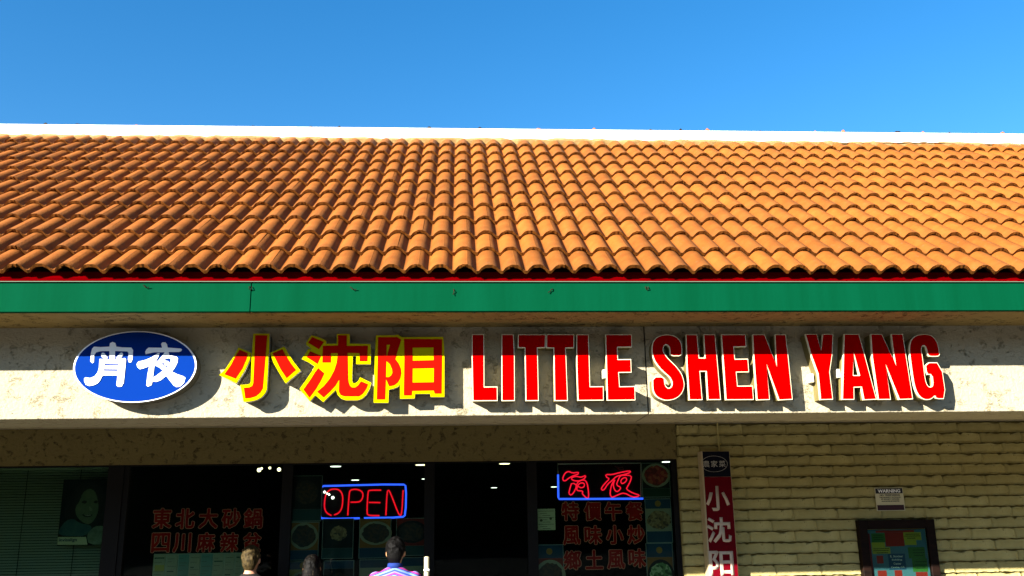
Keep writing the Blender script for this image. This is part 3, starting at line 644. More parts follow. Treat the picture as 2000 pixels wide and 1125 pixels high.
for (bx_, bz_, bw_, bh_) in [(1110, 180, 300, 12), (1110, 215, 340, 12), (1080, 255, 180, 12), (410, 445, 340, 12), (400, 480, 330, 12), (420, 520, 250, 12), (370, 190, 200, 10), (370, 230, 230, 10), (370, 270, 200, 10), (1200, 480, 240, 10), (1200, 530, 240, 10), (1200, 580, 200, 10), (1220, 700, 260, 10), (1220, 760, 260, 10), (1220, 820, 240, 10)]:
    X = lambda t: mx0+(t-140)/(1400-140)*(mx1-mx0); Zm = lambda t: mz1-(t-90)/(1085-90)*(mz1-mz0)
    g = new(); box(g, X(bx_-bw_/2), X(bx_+bw_/2), ym-.002, ym-.0011, Zm(bz_+bh_), Zm(bz_)); obj('text_line', g, M_INK, mp)
g = new(); box(g, mx0-.002, mx1+.002, ym-.012, ym-.009, z0_+.082, z1_-.082); obj('cover_glass', g, M_GLASS, db)

# ------------------------------------------------------------------ things on and behind the glass
YG = YW+.074                                           # inner side of the glass
M_WRED = mat('window_red', (.30, .003, .003), .6, .1, (.42, .012, .004), 6); M_WPINK = mat('window_pink', (.72, .26, .17), .6)
def text_row(chars, spots, size, label, grp='red Chinese lettering on the windows'):
    cs = [at(x, y, YG) for x, y in spots]; t = thing('window_lettering', label, 'lettering', (sum(c.x for c in cs)/len(cs), YG, cs[0].z-size/2), grp)
    for ch, c in zip(chars, cs):
        o = obj('character', fat_text_bm(ch, c.x, c.z, size*.80, size*.84, YG+.004, .0098, 14), M_WPINK, t, norm=False)
        obj('character_fill', fat_text_bm(ch, c.x, c.z, size*.80, size*.84, YG+.0025, .0052, 10), M_WRED, o, norm=False)
u = 1/(F_PX/YG)*1.02
text_row('東北大砂鍋', [(316.2, 1012.5), (361.5, 1013), (406.8, 1012.5), (451.3, 1012.5), (494.4, 1012.5)], 40*u, 'upper row of red Chinese characters 東北大砂鍋 on the left window')
text_row('四川麻辣盆', [(313.6, 1060), (355.4, 1060), (401.8, 1059), (447.6, 1059), (492, 1059)], 38*u, 'lower red row 四川麻辣 on the left window, its last character hidden by a head')
text_row('特價午餐', [(1113.9, 998.5), (1157.5, 998.5), (1197.8, 998.5), (1239.1, 998.5)], 38*u, 'top row of red characters 特價午餐 below the neon on the right window')
text_row('風味小炒', [(1116.7, 1045.5), (1158.5, 1045), (1201, 1044.5), (1242.4, 1044)], 38*u, 'middle row of red characters 風味小炒 on the right window')
text_row('鄉土風味', [(1118.2, 1094), (1160.7, 1093), (1203.2, 1092.5), (1244.6, 1090)], 38*u, 'bottom whole row of red characters 鄉土風味 on the right window')

def neon(name, col, s): return mat(name, (.02, .02, .02), .3, .5, emit=col, estr=s)
M_NR = neon('neon_red', (1, .004, .015), .45); M_NB = neon('neon_blue', (.025, .085, 1), .75); M_NR2 = neon('neon_red_bright', (1, .006, .03), .5)
M_OFF = mat('neon_unlit', (.45, .47, .42), .4)
def pth(P, org, Y): return [at(org[0]+x/org[2], org[1]+y/org[2], Y) for x, y in P]
def smooth_open(P, it=2):
    for _ in range(it):
        q = [P[0]]
        for a, b in zip(P[:-1], P[1:]): q += [(a[0]*.75+b[0]*.25, a[1]*.75+b[1]*.25), (a[0]*.25+b[0]*.75, a[1]*.25+b[1]*.75)]
        P = q+[P[-1]]
    return P
NO = (550, 880, 4.593); YN = YG+.05
op = thing('open_sign', 'neon sign reading OPEN in red tubes inside a blue tube border', 'neon sign', at(709, 1018, YN))
c0 = at(622, 943, YN+.02); c1 = at(796, 1016, YN+.02)
g = new(); box(g, c0.x, c1.x, YN+.02, YN+.04, c1.z, c0.z); obj('backing', g, M_BLACK, op)
BRD = [(372, 318), (1090, 300), (1118, 320), (1112, 575), (1085, 600), (740, 606)]; BR2 = [(700, 607), (370, 615), (344, 590), (352, 340), (372, 318)]
for P in (BRD, BR2): g = new(); tube(g, pth(smooth_open(P, 1), NO, YN), .0078, 8); obj('border_tube', g, M_NB, op)
LT = {'O': [[(448, 583), (405, 562), (383, 520), (386, 440), (400, 385), (430, 352), (475, 343), (520, 353), (545, 390), (550, 440), (542, 515), (515, 560), (470, 578)]],
      'P': [[(593, 583), (605, 400), (612, 357), (645, 347), (690, 350), (725, 370), (732, 410), (715, 448), (690, 463), (618, 463)]],
      'E': [[(893, 355), (785, 355), (775, 370), (764, 560), (778, 583), (878, 583)], [(783, 465), (886, 467)]], 'N': [[(935, 583), (946, 375), (955, 356), (970, 362), (1045, 560), (1062, 583), (1078, 570), (1090, 355)]]}
for ch, Ps in LT.items():
    g = new()
    for P in Ps: tube(g, pth(smooth_open(P, 2), NO, YN), .0062, 8)
    obj('letter_tube', g, M_NR, op)
g = new(); tube(g, [at(640, 944, YN+.03), at(640, 944, YN+.03)+Vector((0, 0, .2))], .002, 5); tube(g, [at(780, 944, YN+.03), at(780, 944, YN+.03)+Vector((0, 0, .2))], .002, 5); obj('hanging_wire', g, M_BLACK, op)

N2 = (1030, 880, 4.59)
n2 = thing('neon_sign', 'neon sign with two red outlined Chinese characters 宵夜 in a blue border, in the right window', 'neon sign', at(1172, 976, YN))
g = new(); c0 = at(1088, 903, YN+.02); c1 = at(1254, 977, YN+.02); box(g, c0.x, c1.x, YN+.02, YN+.035, c1.z, c0.z); obj('backing', g, M_BLACK, n2)
g = new(); tube(g, pth([(275, 215), (278, 420), (284, 434), (520, 434), (1038, 431)], N2, YN), .0085, 8); obj('border_tube', g, M_NB, n2)
g = new(); tube(g, pth([(275, 205), (272, 120), (1015, 112), (1018, 420)], N2, YN), .005, 8); obj('unlit_tube', g, M_OFF, n2)
XO = [[(320, 270), (318, 240), (340, 200), (370, 185), (405, 203), (460, 193), (455, 212), (410, 225), (365, 250), (345, 270)],
      [(400, 240), (440, 230), (475, 240), (495, 235), (525, 222), (515, 250), (470, 272), (425, 272), (395, 258)],
      [(400, 280), (378, 350), (372, 388), (395, 402), (430, 355), (445, 292), (470, 270), (512, 262), (536, 290), (546, 350), (550, 410), (540, 430), (515, 412), (490, 385), (500, 362), (455, 360), (442, 352), (450, 318), (470, 292), (500, 290), (514, 302), (505, 330), (470, 334)]]
YO_ = [[(700, 215), (760, 216), (830, 197), (922, 180), (925, 195), (870, 215), (800, 228), (760, 268), (720, 300), (690, 350), (667, 356), (664, 335), (700, 290), (738, 252), (710, 240)],
       [(790, 250), (768, 300), (777, 345), (800, 372), (824, 358), (840, 330), (797, 310), (812, 268), (832, 226), (870, 220), (935, 225), (926, 270), (900, 320), (885, 345), (945, 382), (1008, 400), (990, 412), (940, 417), (870, 378), (820, 392), (770, 417), (750, 415), (740, 380), (756, 300)],
       [(835, 280), (850, 250), (885, 240), (892, 270), (852, 300)]]
for grp_ in (XO, YO_):
    g = new()
    for P in grp_: tube(g, pth(smoothp(P, 1), N2, YN), .006, 7, True)
    obj('character_tube', g, M_NR2, n2)
g = new(); tube(g, pth([(785, 140), (820, 152), (855, 148), (862, 172), (825, 170), (790, 140)], N2, YN), .005, 6); obj('unlit_tube', g, mat('neon_dim_red', (.12, .02, .02), .4), n2)

# posters of dishes
def food_mat(name, cols, sc):
    m = mat(name, cols[0], .5, .4); t = m.node_tree; N = t.nodes; L = t.links
    tc = N.new('ShaderNodeTexCoord'); vo = N.new('ShaderNodeTexVoronoi'); vo.inputs['Scale'].default_value = sc; vo.inputs['Randomness'].default_value = 1
    L.new(tc.outputs['Object'], vo.inputs[0]); r = N.new('ShaderNodeValToRGB'); r.color_ramp.interpolation = 'CONSTANT'
    e = r.color_ramp.elements; e[0].color = (*cols[0], 1); e[1].position = .5; e[1].color = (*cols[1], 1)
    x = e.new(.72); x.color = (*cols[2], 1)
    L.new(vo.outputs['Color'], r.inputs[0]); L.new(r.outputs[0], N['Principled BSDF'].inputs['Base Color']); return m
FM = [food_mat('dish_dark', ((.03, .018, .015), (.07, .03, .015), (.02, .01, .01)), 60), food_mat('dish_green', ((.10, .22, .07), (.35, .45, .25), (.03, .08, .02)), 45),
      food_mat('dish_red', ((.30, .02, .02), (.16, .01, .01), (.40, .08, .04)), 40), food_mat('dish_brown', ((.20, .12, .05), (.32, .22, .10), (.08, .05, .03)), 50)]
PC = {k: mat('poster_'+k, tuple(v*.55 for v in c), .5) for k, c in dict(edge=(.42, .50, .46), blue=(.015, .08, .17), teal=(.02, .09, .10), orange=(.42, .17, .03), red=(.34, .02, .012), yel=(.50, .38, .10),
      cream=(.50, .50, .34), black=(.012, .012, .014), green=(.02, .07, .035), gold=(.5, .28, .05)).items()}
def poster(q, label, bgc, dish, plate='cream', head=None, cap='blue', shape=(.40, .42), emblem=False, dz=0, frame=True):
    """q = x0, y0, x1, y1 of the sheet in the photo survey; bands are fractions of its height"""
    a = at(q[0], q[1], YG); c = at(q[2], q[3], YG); x0, x1, z0, z1 = a.x, c.x, c.z, a.z; w = x1-x0; h = z1-z0; y = YG+.006
    t = thing('food_poster', label, 'poster', ((x0+x1)/2, y, z0), 'posters of dishes in the windows')
    g = new(); box(g, x0, x1, y+.002, y+.006, z0, z1); obj('backing', g, PC['edge'] if frame else PC['black'], t)
    e = .006; hb = head or 0; cb = .26 if cap else 0
    g = new(); box(g, x0+e, x1-e, y, y+.003, z0+h*cb+.001, z1-h*hb-(e if not hb else 0)); obj('picture', g, PC[bgc], t)
    if hb:
        g = new(); box(g, x0+e, x1-e, y, y+.003, z1-h*hb+.001, z1-e); hh = obj('header_band', g, PC['blue'], t)
        if emblem:
            g = new(); ec = ((x0+x1)/2, z1-h*hb*.5); prism(g, [[(ec[0]+.028*math.cos(k*.4189), ec[1]+.028*math.sin(k*.4189)) for k in range(15)]], y-.001, y+.001); obj('emblem', g, PC['gold'], hh)
    if cb: g = new(); box(g, x0+e, x1-e, y, y+.003, z0+e, z0+h*cb); obj('caption_band', g, PC[cap], t)
    cx = (x0+x1)/2+.004; cz = (z0+h*cb+z1-h*hb)/2; rx, rz = w*shape[0]*1.08, h*(1-cb-hb)*shape[1]
    if plate: g = new(); prism(g, [[(cx+rx*math.cos(k*.1745), cz+rz*math.sin(k*.1745)) for k in range(36)]], y-.0012, y+.001); obj('plate', g, PC[plate], t)
    rnd = random.Random(int(q[0]*7+q[1])); g = new()
    prism(g, [[(cx+rx*.84*rnd.uniform(.9, 1.05)*math.cos(k*.1745), cz+rz*.84*rnd.uniform(.9, 1.05)*math.sin(k*.1745)) for k in range(36)]], y-.0024, y-.001); obj('dish', g, FM[dish], t)
    return t
poster((566, 929, 627, 1018), 'very dark dish poster left of the OPEN sign, top of its column', 'black', 0, None, None, 'teal')
poster((563, 1020, 621, 1094), 'dish poster with a round pile of dark food on orange, under the top left one', 'orange', 0, 'cream', None, 'blue', (.42, .47))
poster((560, 1097, 620, 1190), 'dish poster behind the dark-haired head, bottom of the left column', 'yel', 0, 'cream', .17, 'blue', emblem=True)
poster((630, 1013, 689, 1091), 'dark green dish poster below the left half of the OPEN sign', 'black', 3, None, None, 'teal', (.3, .3))
poster((632, 1095, 689, 1190), 'dish poster with a black pot, under the dark green one', 'black', 0, 'black', .17, 'blue')
poster((702, 1013, 763, 1090), 'dish poster with an oval cream plate below the OPEN sign', 'orange', 0, 'cream', None, 'blue', (.47, .40))
poster((702, 1093, 765, 1190), 'dish poster with green leaves partly behind the striped shirt', 'cream', 1, None, .17, 'blue')
poster((774, 1012, 833, 1085), 'dark red dish poster with a thin oval rim, right below the OPEN sign', 'red', 0, 'black', None, 'teal', (.47, .40))
poster((773, 1089, 835, 1190), 'dish poster with a heap of red chillies, right of the striped shirt', 'cream', 2, None, .17, 'blue')
poster((1252, 904, 1311, 971), 'poster of red peppers on a white plate, beside the red neon characters', 'black', 2, 'cream', None, 'green', (.46, .46))
poster((1259, 974, 1315, 1060), 'blue headed dish poster in the right column, above the green stew', 'cream', 3, None, .23, 'blue', (.5, .5), True)
poster((1261, 1061, 1319, 1160), 'poster of a green stew in a black bowl, bottom of the right column', 'orange', 1, 'black', .28, None, (.46, .44), True)
poster((1045, 1064, 1103, 1160), 'poster of a dark leafy dish left of the lower red characters', 'red', 0, 'cream', .28, None, (.50, .46), True)
# licence sheet
a = at(1048, 994, YG); c = at(1085, 1035, YG); t = thing('notice_sheet', 'small pale paper notice taped inside the glass left of the red characters', 'notice', ((a.x+c.x)/2, YG, c.z))
g = new(); box(g, a.x, c.x, YG+.004, YG+.006, c.z, a.z); obj('paper', g, mat('paper', (.62, .62, .42), .8), t)
M_GREYINK = mat('grey_ink', (.10, .10, .07), .7)
for k in range(9):
    g = new(); z = a.z-.018-k*.019; ind = .012+.02*((k*7) % 3); box(g, a.x+ind, c.x-.012-.03*((k*5) % 3), YG+.0030, YG+.0038, z-.004, z); obj('text_line', g, M_GREYINK, t)
for dx, dz in ((.04, -.10), (.125, -.085)):
    g = new(); prism(g, [[(a.x+dx+.012*math.cos(k*.52), a.z+dz+.012*math.sin(k*.52)) for k in range(12)]], YG+.0026, YG+.0036); obj('seal', g, M_GREYINK, t)
# menu board
a = at(300, 1082, YG); c = at(478, 1190, YG); t = thing('menu_board', 'wide pale green menu sheet in columns at the foot of the left window', 'menu', ((a.x+c.x)/2, YG, c.z))
g = new(); box(g, a.x, c.x, YG+.012, YG+.016, c.z, a.z); obj('board', g, mat('menu_green', (.30, .36, .27), .7), t)
MM = [mat('menu_cream', (.30, .33, .22), .7), mat('menu_teal', (.12, .26, .22), .7), mat('menu_yellow', (.32, .32, .06), .7), mat('menu_dark', (.03, .07, .05), .7)]
colx = [(300, 323, 0), (326, 347, 0), (349, 369, 1), (371, 391, 0), (393, 415, 1), (417, 437, 0), (439, 458, 0), (460, 477, 0)]
for k, (p, q_, mi) in enumerate(colx):
    A = at(p, 1083, YG); B = at(q_, 1083, YG); g = new(); box(g, A.x, B.x, YG+.008, YG+.011, c.z+.01, a.z-.008); cl = obj('column', g, MM[mi], t)
    for j in range(12):
        z = a.z-.03-j*.035-.004*((k*3+j) % 4); dk = (k+j*2) % 7 == 0
        g = new(); box(g, A.x+.008, B.x-.008-.02*((k+j) % 3), YG+.0068, YG+.0078, z-(.010 if dk else .0035), z); obj('text_line', g, MM[3] if dk else M_GREYINK, cl)
A = at(302, 1104, YG); g = new(); box(g, A.x, A.x+.08, YG+.0066, YG+.0078, A.z-.05, A.z); obj('yellow_panel', g, MM[2], t)
# blinds in the left shop
bl = thing('window_blind', 'lowered pale slatted blind behind the far left window', 'blind', (div[1]+1.2, YG+.12, FLOOR)); 
M_SLAT = mat('blind_slat', (.26, .29, .20), .6); ze_ = at(100, 918, YG+.12).z; pitch = 4.85*u
g = new(); box(g, div[1], div[2]-.03, YG+.09, YG+.15, ze_, ze_+.04); obj('head_rail', g, M_SLAT, bl)
sm = new(); box(sm, div[1], div[2]-.03, -.0005, .0005, 0, pitch*.80)
for v in sm.verts: v.co.y += (v.co.z/pitch-.5)*.014
bmesh.ops.translate(sm, verts=sm.verts, vec=(-bl.location.x, 0, 0)); sme = bpy.data.meshes.new('slat'); sm.to_mesh(sme); sm.free(); sme.materials.append(M_SLAT)
for k in range(90):
    z = ze_-(k+1)*pitch
    if z < .2: break
    o = bpy.data.objects.new('slat', sme); COL.objects.link(o); o.parent = bl; o.location = (0, 0, z-bl.location.z)
for px in (45, 150): w = at(px, 1000, YG+.1); g = new(); box(g, w.x-.002, w.x+.002, YG+.106, YG+.110, .2, ze_); obj('ladder_cord', g, M_BLACK, bl)
# portrait poster
yq = YG+.008; P4 = [(124, 935), (214, 936), (209, 1065), (112, 1064)]
c = at(163, 1000, yq); x0 = at(118, 1000, yq).x; x1 = at(212, 1000, yq).x; z1 = at(160, 936, yq).z; z0 = at(160, 1065, yq).z
t = thing('portrait_poster', 'dim poster of a smiling dark-haired woman in front of the blind, small wordmark below', 'poster', ((x0+x1)/2, yq, z0))
g = new(); box(g, x0, x1, yq, yq+.004, z0, z1); obj('sheet', g, mat('poster_dusk', (.006, .010, .009), .6, .1, (.012, .02, .02), 6), t)
PZ = (100, 920, 7.031)
def pp(name, P, m, d, sm_=1): g = new(); prism(g, [smoothp(pts(P, PZ, yq), sm_)], yq-.0006*d, yq-.0006*d+.0005); return obj(name, g, m, t)
M_SK = mat('print_skin', (.12, .15, .085), .6, .1, (.07, .10, .065), 9); M_HR = mat('print_hair', (.006, .006, .006), .6); M_TL = mat('print_teal', (.02, .07, .08), .6, .1, (.05, .11, .10), 12)
pp('hair', [(300, 300), (360, 200), (480, 150), (620, 170), (720, 260), (740, 420), (740, 620), (660, 700), (560, 560), (420, 560), (340, 700), (210, 680), (170, 560), (230, 420)], M_HR, 1)
pp('scarf', [(100, 880), (110, 800), (200, 680), (300, 650), (400, 720), (540, 740), (560, 800), (470, 890), (300, 897)], M_TL, 2)
pp('face', [(400, 400), (430, 300), (520, 235), (600, 270), (640, 380), (655, 520), (620, 630), (560, 710), (500, 735), (410, 690), (340, 610), (330, 500)], M_SK, 3)
pp('eye', [(415, 425), (450, 402), (495, 415), (485, 445), (440, 448)], M_HR, 4); pp('eye', [(580, 425), (610, 400), (645, 415), (635, 442), (600, 445)], M_HR, 4)
pp('mouth', [(420, 590), (490, 600), (575, 592), (555, 625), (490, 635), (440, 620)], M_HR, 4); pp('teeth', [(445, 597), (490, 604), (562, 597), (530, 616), (480, 616)], mat('print_white', (.2, .22, .17), .6), 5)
pp('nose', [(520, 470), (575, 530), (560, 550), (520, 545)], mat('print_shade', (.13, .17, .10), .6), 4)
pp('name_strip', [(92, 905), (480, 905), (500, 1012), (85, 1014)], mat('print_strip', (.42, .44, .26), .6), 5, 0)
pp('badge', [(490, 905), (520, 830), (600, 760), (690, 748), (765, 780), (768, 900), (760, 1010), (520, 1010)], mat('print_badge', (.08, .12, .08), .6, .1, (.18, .24, .17), 14), 6)
lc = at(100+232/7.031, 920+950/7.031, yq); obj('lettering', text_bm('invisalign', lc.x, lc.z, .15, .034, yq-.0034, .02), mat('print_navy', (.012, .03, .08), .6), t)

# downlights inside the shop
M_LAMP = mat('lamp_glow', (.8, .8, .7), .4, emit=(1, .78, .45), estr=1.8); M_LAMPW = mat('lamp_glow_cool', (.8, .8, .8), .4, emit=(1, .95, .85), estr=1.6); M_RING = mat('lamp_ring', (.1, .1, .1), .4)
DLs = [(655.6, 911, 'near row, behind the top left of the OPEN sign', 1), (822, 908, 'near row, above the right end of the OPEN sign', 0), (985.5, 905.7, 'near row, right of the OPEN sign', 0), (693.7, 937.7, 'second row, just over the OPEN sign', 1),
       (831, 935.5, 'second row, right of the OPEN sign', 1), (965, 952.5, 'far row, in the middle of the dark glass', 1), (1082, 951, 'far row, beside the blue neon edge', 1), (1303, 902, 'near row, over the pepper poster', 1)]
for px, py, lab, cool in DLs:
    d = fw*F_PX+rt*(px-1000)-up*(py-562.5); k = (ZI-CAM_Z-.006)/d.z; P = d*k+Vector((0, 0, CAM_Z))
    if P.y > 19: P = P*(19/P.y)
    r_ = .058 if py < 930 else .052
    t = thing('downlight', 'glowing ceiling downlight in the shop: '+lab, 'ceiling light', (P.x, P.y, ZI), 'downlights in the shop ceiling')
    g = new(); bmesh.ops.create_cone(g, cap_ends=True, segments=20, radius1=r_+.02, radius2=r_+.02, depth=.004); bmesh.ops.translate(g, verts=g.verts, vec=(P.x, P.y, ZI-.0025)); obj('ring', g, M_RING, t)
    g = new(); bmesh.ops.create_cone(g, cap_ends=True, segments=20, radius1=r_, radius2=r_, depth=.004); bmesh.ops.translate(g, verts=g.verts, vec=(P.x, P.y, ZI-.0072)); obj('lamp', g, M_LAMPW if cool else M_LAMP, t)
# bulbs of a hanging lamp
hl = thing('glow_cluster', 'cluster of small glowing pendant bulbs near the ceiling of the left shop window', 'lamp', at(525, 900, 10.0))
for px, py, r_ in ((506, 918, .021), (511, 915, .012), (527, 914, .013), (545, 917, .020)):
    c = at(px, py, 10.0); g = new(); bmesh.ops.create_icosphere(g, subdivisions=2, radius=r_); bmesh.ops.translate(g, verts=g.verts, vec=c); obj('glow_ball', g, M_LAMP, hl)
    g = new(); tube(g, [c, Vector((c.x, c.y, ZI))], .003, 5); obj('cord', g, M_BLACK, hl)
h2 = thing('glow_cluster', 'group of small glowing balls behind the glass, in front of the O of the OPEN sign', 'lamp', at(640, 965, 9.0))
for px, py, r_ in ((634, 961, .014), (639, 964, .010), (643, 966, .011), (650, 972, .017)):
    c = at(px, py, YG+.03); g = new(); bmesh.ops.create_icosphere(g, subdivisions=2, radius=r_*.8); bmesh.ops.translate(g, verts=g.verts, vec=c); obj('glow_ball', g, M_LAMPW, h2)  # glowing spheres set between the pane and the neon tubes

# ------------------------------------------------------------------ white post beside the door
c = at(833.5, 1087, 8.0); g = new(); tube(g, [Vector((c.x, 8.0, FLOOR)), Vector((c.x, 8.0, c.z-.006)), Vector((c.x, 8.0, c.z))], .021, 14, rr=[.021, .021, .012])
pt = thing('metal_post', 'thin cream metal post standing in front of the glass, right of the striped shirt', 'post', (c.x, 8.0, FLOOR)); obj('pole', g, mat('cream_paint', (.62, .55, .34), .5), pt)
k = at(833.5, 1113, 8.0); g = new(); box(g, k.x-.024, k.x+.024, 7.965, 8.03, k.z-.008, k.z+.008); bmesh.ops.bevel(g, geom=g.edges[:], offset=.004, segments=1, affect='EDGES'); obj('clamp', g, M_SIGNW, pt)

# ------------------------------------------------------------------ people
def ell(bm, c, r, seg=16, rot=None):
    q = bmesh.ops.create_uvsphere(bm, u_segments=seg, v_segments=max(6, seg//2), radius=1)
    m = Matrix.Translation(c) @ (rot or Matrix.Identity(4)) @ Matrix.Diagonal((*r, 1)); bmesh.ops.transform(bm, matrix=m, verts=q['verts'])
def loft(bm, rows, seg=20):
    rg = [[bm.verts.new((c[0]+rx*math.cos(2*math.pi*j/seg), c[1]+ry*math.sin(2*math.pi*j/seg), c[2])) for j in range(seg)] for c, rx, ry in rows]
    for a, b in zip(rg[:-1], rg[1:]):
        for j in range(seg): bm.faces.new((a[j], a[(j+1) % seg], b[(j+1) % seg], b[j]))
    bm.faces.new(rg[0][::-1]); bm.faces.new(rg[-1])
def remesh(name, bm, m, parent, vox, sc, T, smooth=3):
    bmesh.ops.recalc_face_normals(bm, faces=bm.faces); me = bpy.data.meshes.new(name); bm.to_mesh(me); bm.free()
    o = bpy.data.objects.new('tmp', me); COL.objects.link(o)
    md = o.modifiers.new('r', 'REMESH'); md.mode = 'VOXEL'; md.voxel_size = vox; md.use_smooth_shade = True
    ms = o.modifiers.new('s', 'SMOOTH'); ms.iterations = smooth; ms.factor = .5
    me2 = bpy.data.meshes.new_from_object(o.evaluated_get(bpy.context.evaluated_depsgraph_get())); bpy.data.objects.remove(o); me2.name = name
    me2.transform(T @ Matrix.Scale(sc, 4)); me2.materials.clear(); me2.materials.append(m)
    me2.polygons.foreach_set('use_smooth', [True]*len(me2.polygons))
    p = bpy.data.objects.new(name, me2); COL.objects.link(p); p.parent = parent; return p
def person(label, x, y, top, head_w, skin, hair, shirt, trousers, yaw=0, tilt=0, long_hair=False, collar=None, shoulders=1.0):
    """standing figure facing the glass; nominal height 1.76, scaled so that the top of the head is at `top`"""
    t = thing('person', label, 'person', (x, y, FLOOR)); sc = (top-FLOOR)/1.77; T = Matrix.Rotation(yaw, 4, 'Z'); k = shoulders
    M_S = mat('skin', skin, .55, .4); hd = Vector((0, .015, 1.635))
    b = new()
    # arms down and slightly forward, each with a palm, four fingers and a thumb
    for s in (-1, 1):
        sh, el, wr = Vector((s*.185*k, 0, 1.42)), Vector((s*.245*k, .0, 1.13)), Vector((s*.235*k, .12, .90))
        tube(b, [sh, sh.lerp(el, .5), el, el.lerp(wr, .4), wr], .04, 12, rr=[.055, .048, .038, .038, .026])
        pm = wr+Vector((0, .03, -.065)); ell(b, pm, (.016, .036, .05))
        for f in range(4):
            a = wr+Vector((s*-.004, -.002+.02*f, -.105)); ln = (.062, .072, .068, .052)[f]
            tube(b, [a, a+Vector((0, .006, -ln*.5)), a+Vector((-s*.012, .010, -ln))], .008, 8, rr=[.0095, .009, .0075])
        tube(b, [wr+Vector((-s*.004, .055, -.04)), wr+Vector((-s*.012, .082, -.07)), wr+Vector((-s*.016, .088, -.10))], .01, 8, rr=[.012, .0105, .009])
        hp, kn, an = Vector((s*.09, 0, .92)), Vector((s*.095, .015, .50)), Vector((s*.10, -.02, .08))
        tube(b, [hp, hp.lerp(kn, .5), kn, kn.lerp(an, .35), an], .06, 14, rr=[.088, .074, .055, .055, .038])
        ell(b, an+Vector((0, .06, -.045)), (.045, .12, .036))
    loft(b, [((0, 0, .86), .15, .105), ((0, 0, .95), .165, .115), ((0, .005, 1.08), .14, .10), ((0, 0, 1.25), .165, .115), ((0, -.005, 1.38), .185*k, .11), ((0, -.01, 1.44), .15*k, .085), ((0, -.01, 1.475), .08, .065), ((0, -.005, 1.52), .056, .058), ((0, .0, 1.57), .054, .058)])
    ell(b, hd, (.074, .094, .112), 20); ell(b, hd+Vector((0, .02, -.065)), (.055, .068, .058)); ell(b, hd+Vector((0, -.025, .02)), (.076, .082, .085))
    ell(b, hd+Vector((0, .098, -.02)), (.013, .022, .022)); ell(b, hd+Vector((0, .09, -.055)), (.024, .012, .008)); ell(b, hd+Vector((0, .085, .02)), (.055, .014, .01))
    for s in (-1, 1): ell(b, hd+Vector((s*.082, -.008, -.015)), (.010, .022, .034), rot=Matrix.Rotation(s*-.35, 4, 'Z'))
    obj_b = remesh('body', b, M_S, t, .0105, sc, T, 2)
    for s in (-1, 1):
        b = new(); ell(b, hd+Vector((s*.031, .086, .0)), (.012, .009, .009)); bmesh.ops.transform(b, matrix=T @ Matrix.Scale(sc, 4), verts=b.verts); bmesh.ops.translate(b, verts=b.verts, vec=t.location); obj('eye', b, M_SIGNW, t, True)
    # hair: cap over the skull with small clumps, down to the nape
    b = new(); rnd = random.Random(int(x*100)); hc = hd+Vector((0, -.020, .022))
    ell(b, hc, (.086, .100, .106), 24)
    if long_hair:
        loft(b, [((0, -.045, 1.40), .085, .045), ((0, -.05, 1.50), .098, .060), ((0, -.045, 1.60), .094, .070), ((0, -.04, 1.66), .08, .07)])
    else: loft(b, [((0, -.045, 1.535), .048, .030), ((0, -.05, 1.58), .068, .050), ((0, -.045, 1.64), .078, .065)])
    for i in range(150):
        th = rnd.uniform(0, 2*math.pi); ph = rnd.uniform(-.1, 1.5)
        n_ = Vector((math.cos(th)*math.cos(ph), math.sin(th)*math.cos(ph), math.sin(ph)))
        if n_.y > .55 and n_.z < .45: continue
        pnt = hc+Vector((n_.x*.085, n_.y*.099, n_.z*.105)); ell(b, pnt, (.012, .012, .016), 8)
    # clear the face side
    for v in b.verts:
        if v.co.y > .055 and v.co.z < 1.665: v.co.y = .045
    remesh('hair', b, hair, t, .008, sc, T, 1)
    b = new()
    loft(b, [((0, 0, .80), .182, .130), ((0, 0, .95), .180, .128), ((0, .005, 1.08), .160, .118), ((0, 0, 1.25), .182, .130), ((0, -.005, 1.37), .198*k, .122), ((0, -.012, 1.43), .178*k, .100), ((0, -.012, 1.47), .125, .080), ((0, -.008, 1.50), .075, .072)])
    for s in (-1, 1):
        sh, el = Vector((s*.175*k, 0, 1.405)), Vector((s*.245*k, .0, 1.13)); tube(b, [sh, sh.lerp(el, .5), sh.lerp(el, .92)], .06, 14, rr=[.070, .066, .062]); ell(b, sh, (.070, .072, .060))
    shirt_o = remesh('shirt', b, shirt, t, .012, sc, T, 5)
    if collar:
        b = new(); seg = 28; rg = []
        for r_, z_ in ((.074, 1.475), (.069, 1.528), (.062, 1.530), (.064, 1.478)):
            rg.append([b.verts.new((r_*math.cos(2*math.pi*j/seg), -.006+r_*1.0*math.sin(2*math.pi*j/seg), z_-.012*math.sin(2*math.pi*j/seg))) for j in range(seg)])
        for a_, c_ in zip(rg, rg[1:]+rg[:1]):
            for j in range(seg): b.faces.new((a_[j], a_[(j+1) % seg], c_[(j+1) % seg], c_[j]))
        bmesh.ops.transform(b, matrix=T @ Matrix.Scale(sc, 4), verts=b.verts); bmesh.ops.translate(b, verts=b.verts, vec=t.location); obj('collar', b, collar, t, True)
    b = new()
    loft(b, [((0, 0, .80), .165, .118), ((0, 0, .90), .170, .122), ((0, 0, 1.0), .160, .115)])
    for s in (-1, 1): tube(b, [Vector((s*.09, 0, .90)), Vector((s*.094, .01, .50)), Vector((s*.10, -.02, .09))], .08, 14, rr=[.098, .078, .062])
    remesh('trousers', b, trousers, t, .014, sc, T, 3)
    for s in (-1, 1):
        b = new(); ell(b, Vector((s*.10, .04, .035)), (.052, .135, .048)); box(b, s*.10-.045, s*.10+.045, -.085, .165, .0, .02)
        bmesh.ops.transform(b, matrix=T @ Matrix.Scale(sc, 4), verts=b.verts); bmesh.ops.translate(b, verts=b.verts, vec=t.location); obj('shoe', b, M_BLACK, t, True)
    return t
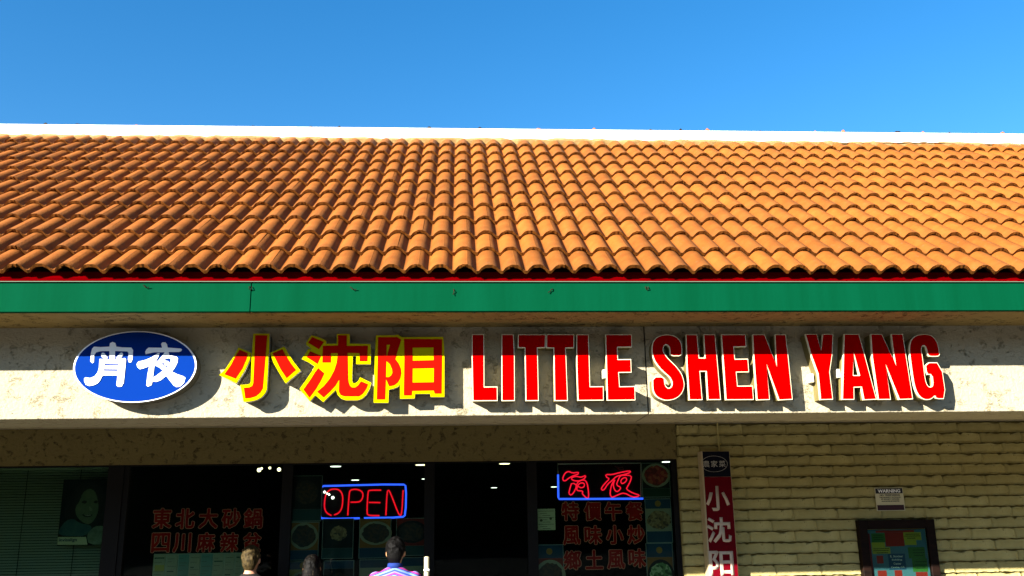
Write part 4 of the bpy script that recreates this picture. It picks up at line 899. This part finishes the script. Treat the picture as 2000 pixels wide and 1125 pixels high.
def stripes():
    m = mat('striped_polo', (.06, .12, .45), .85, .1); t = m.node_tree; N = t.nodes; L = t.links
    tc = N.new('ShaderNodeTexCoord'); sp = N.new('ShaderNodeSeparateXYZ'); L.new(tc.outputs['Object'], sp.inputs[0])
    # rings follow the shoulder slope a little
    ab = N.new('ShaderNodeMath'); ab.operation = 'ABSOLUTE'; L.new(sp.outputs['X'], ab.inputs[0])
    ml = N.new('ShaderNodeMath'); ml.operation = 'MULTIPLY_ADD'; ml.inputs[1].default_value = .35; L.new(ab.outputs[0], ml.inputs[0]); L.new(sp.outputs['Z'], ml.inputs[2])
    mo = N.new('ShaderNodeMath'); mo.operation = 'MODULO'; mo.inputs[1].default_value = .052; L.new(ml.outputs[0], mo.inputs[0])
    dv = N.new('ShaderNodeMath'); dv.operation = 'DIVIDE'; dv.inputs[1].default_value = .052; L.new(mo.outputs[0], dv.inputs[0])
    r = N.new('ShaderNodeValToRGB'); r.color_ramp.interpolation = 'CONSTANT'; e = r.color_ramp.elements
    e[0].color = (.03, .06, .30, 1); e[1].position = .22; e[1].color = (.14, .23, .50, 1)
    for p, c in ((.48, (.03, .05, .26, 1)), (.62, (.40, .03, .20, 1)), (.80, (.20, .16, .42, 1))): x = e.new(p); x.color = c
    L.new(dv.outputs[0], r.inputs[0]); L.new(r.outputs[0], N['Principled BSDF'].inputs['Base Color']); return m
M_HB = mat('black_hair', (.0016, .0013, .0012), .6, .10, bump=.005, bscale=110)
M_HBL = mat('blond_hair', (.012, .008, .0025), .6, .12, (.085, .058, .02), 60, (1, 1, .5), bump=.006, bscale=70)
M_HH = mat('black_hair_highlights', (.0015, .0012, .001), .6, .1, (.12, .09, .045), 40, (8, 8, .4), (.60, .72), bump=.004, bscale=80)
M_JK = mat('dark_jacket', (.016, .015, .014), .9, .1, bump=.003, bscale=60); M_TR = mat('dark_trousers', (.02, .022, .03), .9, .1); M_NV = mat('navy_collar', (.012, .03, .16), .8, .1)
p1 = at(773, 1048, 7.55); person('person in a blue and pink striped polo shirt with short black hair, seen from behind', p1.x, 7.55, p1.z, .18, (.42, .20, .09), M_HB, stripes(), M_TR, R(-6), collar=M_NV)
p2 = at(492, 1065, 7.95); person('person with short blond hair and a dark jacket facing the left window', p2.x, 7.95, p2.z, .18, (.46, .22, .13), M_HBL, M_JK, M_TR, R(-8))
p3 = at(610, 1083, 7.7); person('person with dark highlighted hair, only the top of the head showing between the other two', p3.x, 7.7, p3.z, .18, (.42, .2, .1), M_HH, M_JK, M_TR, R(6), long_hair=True)
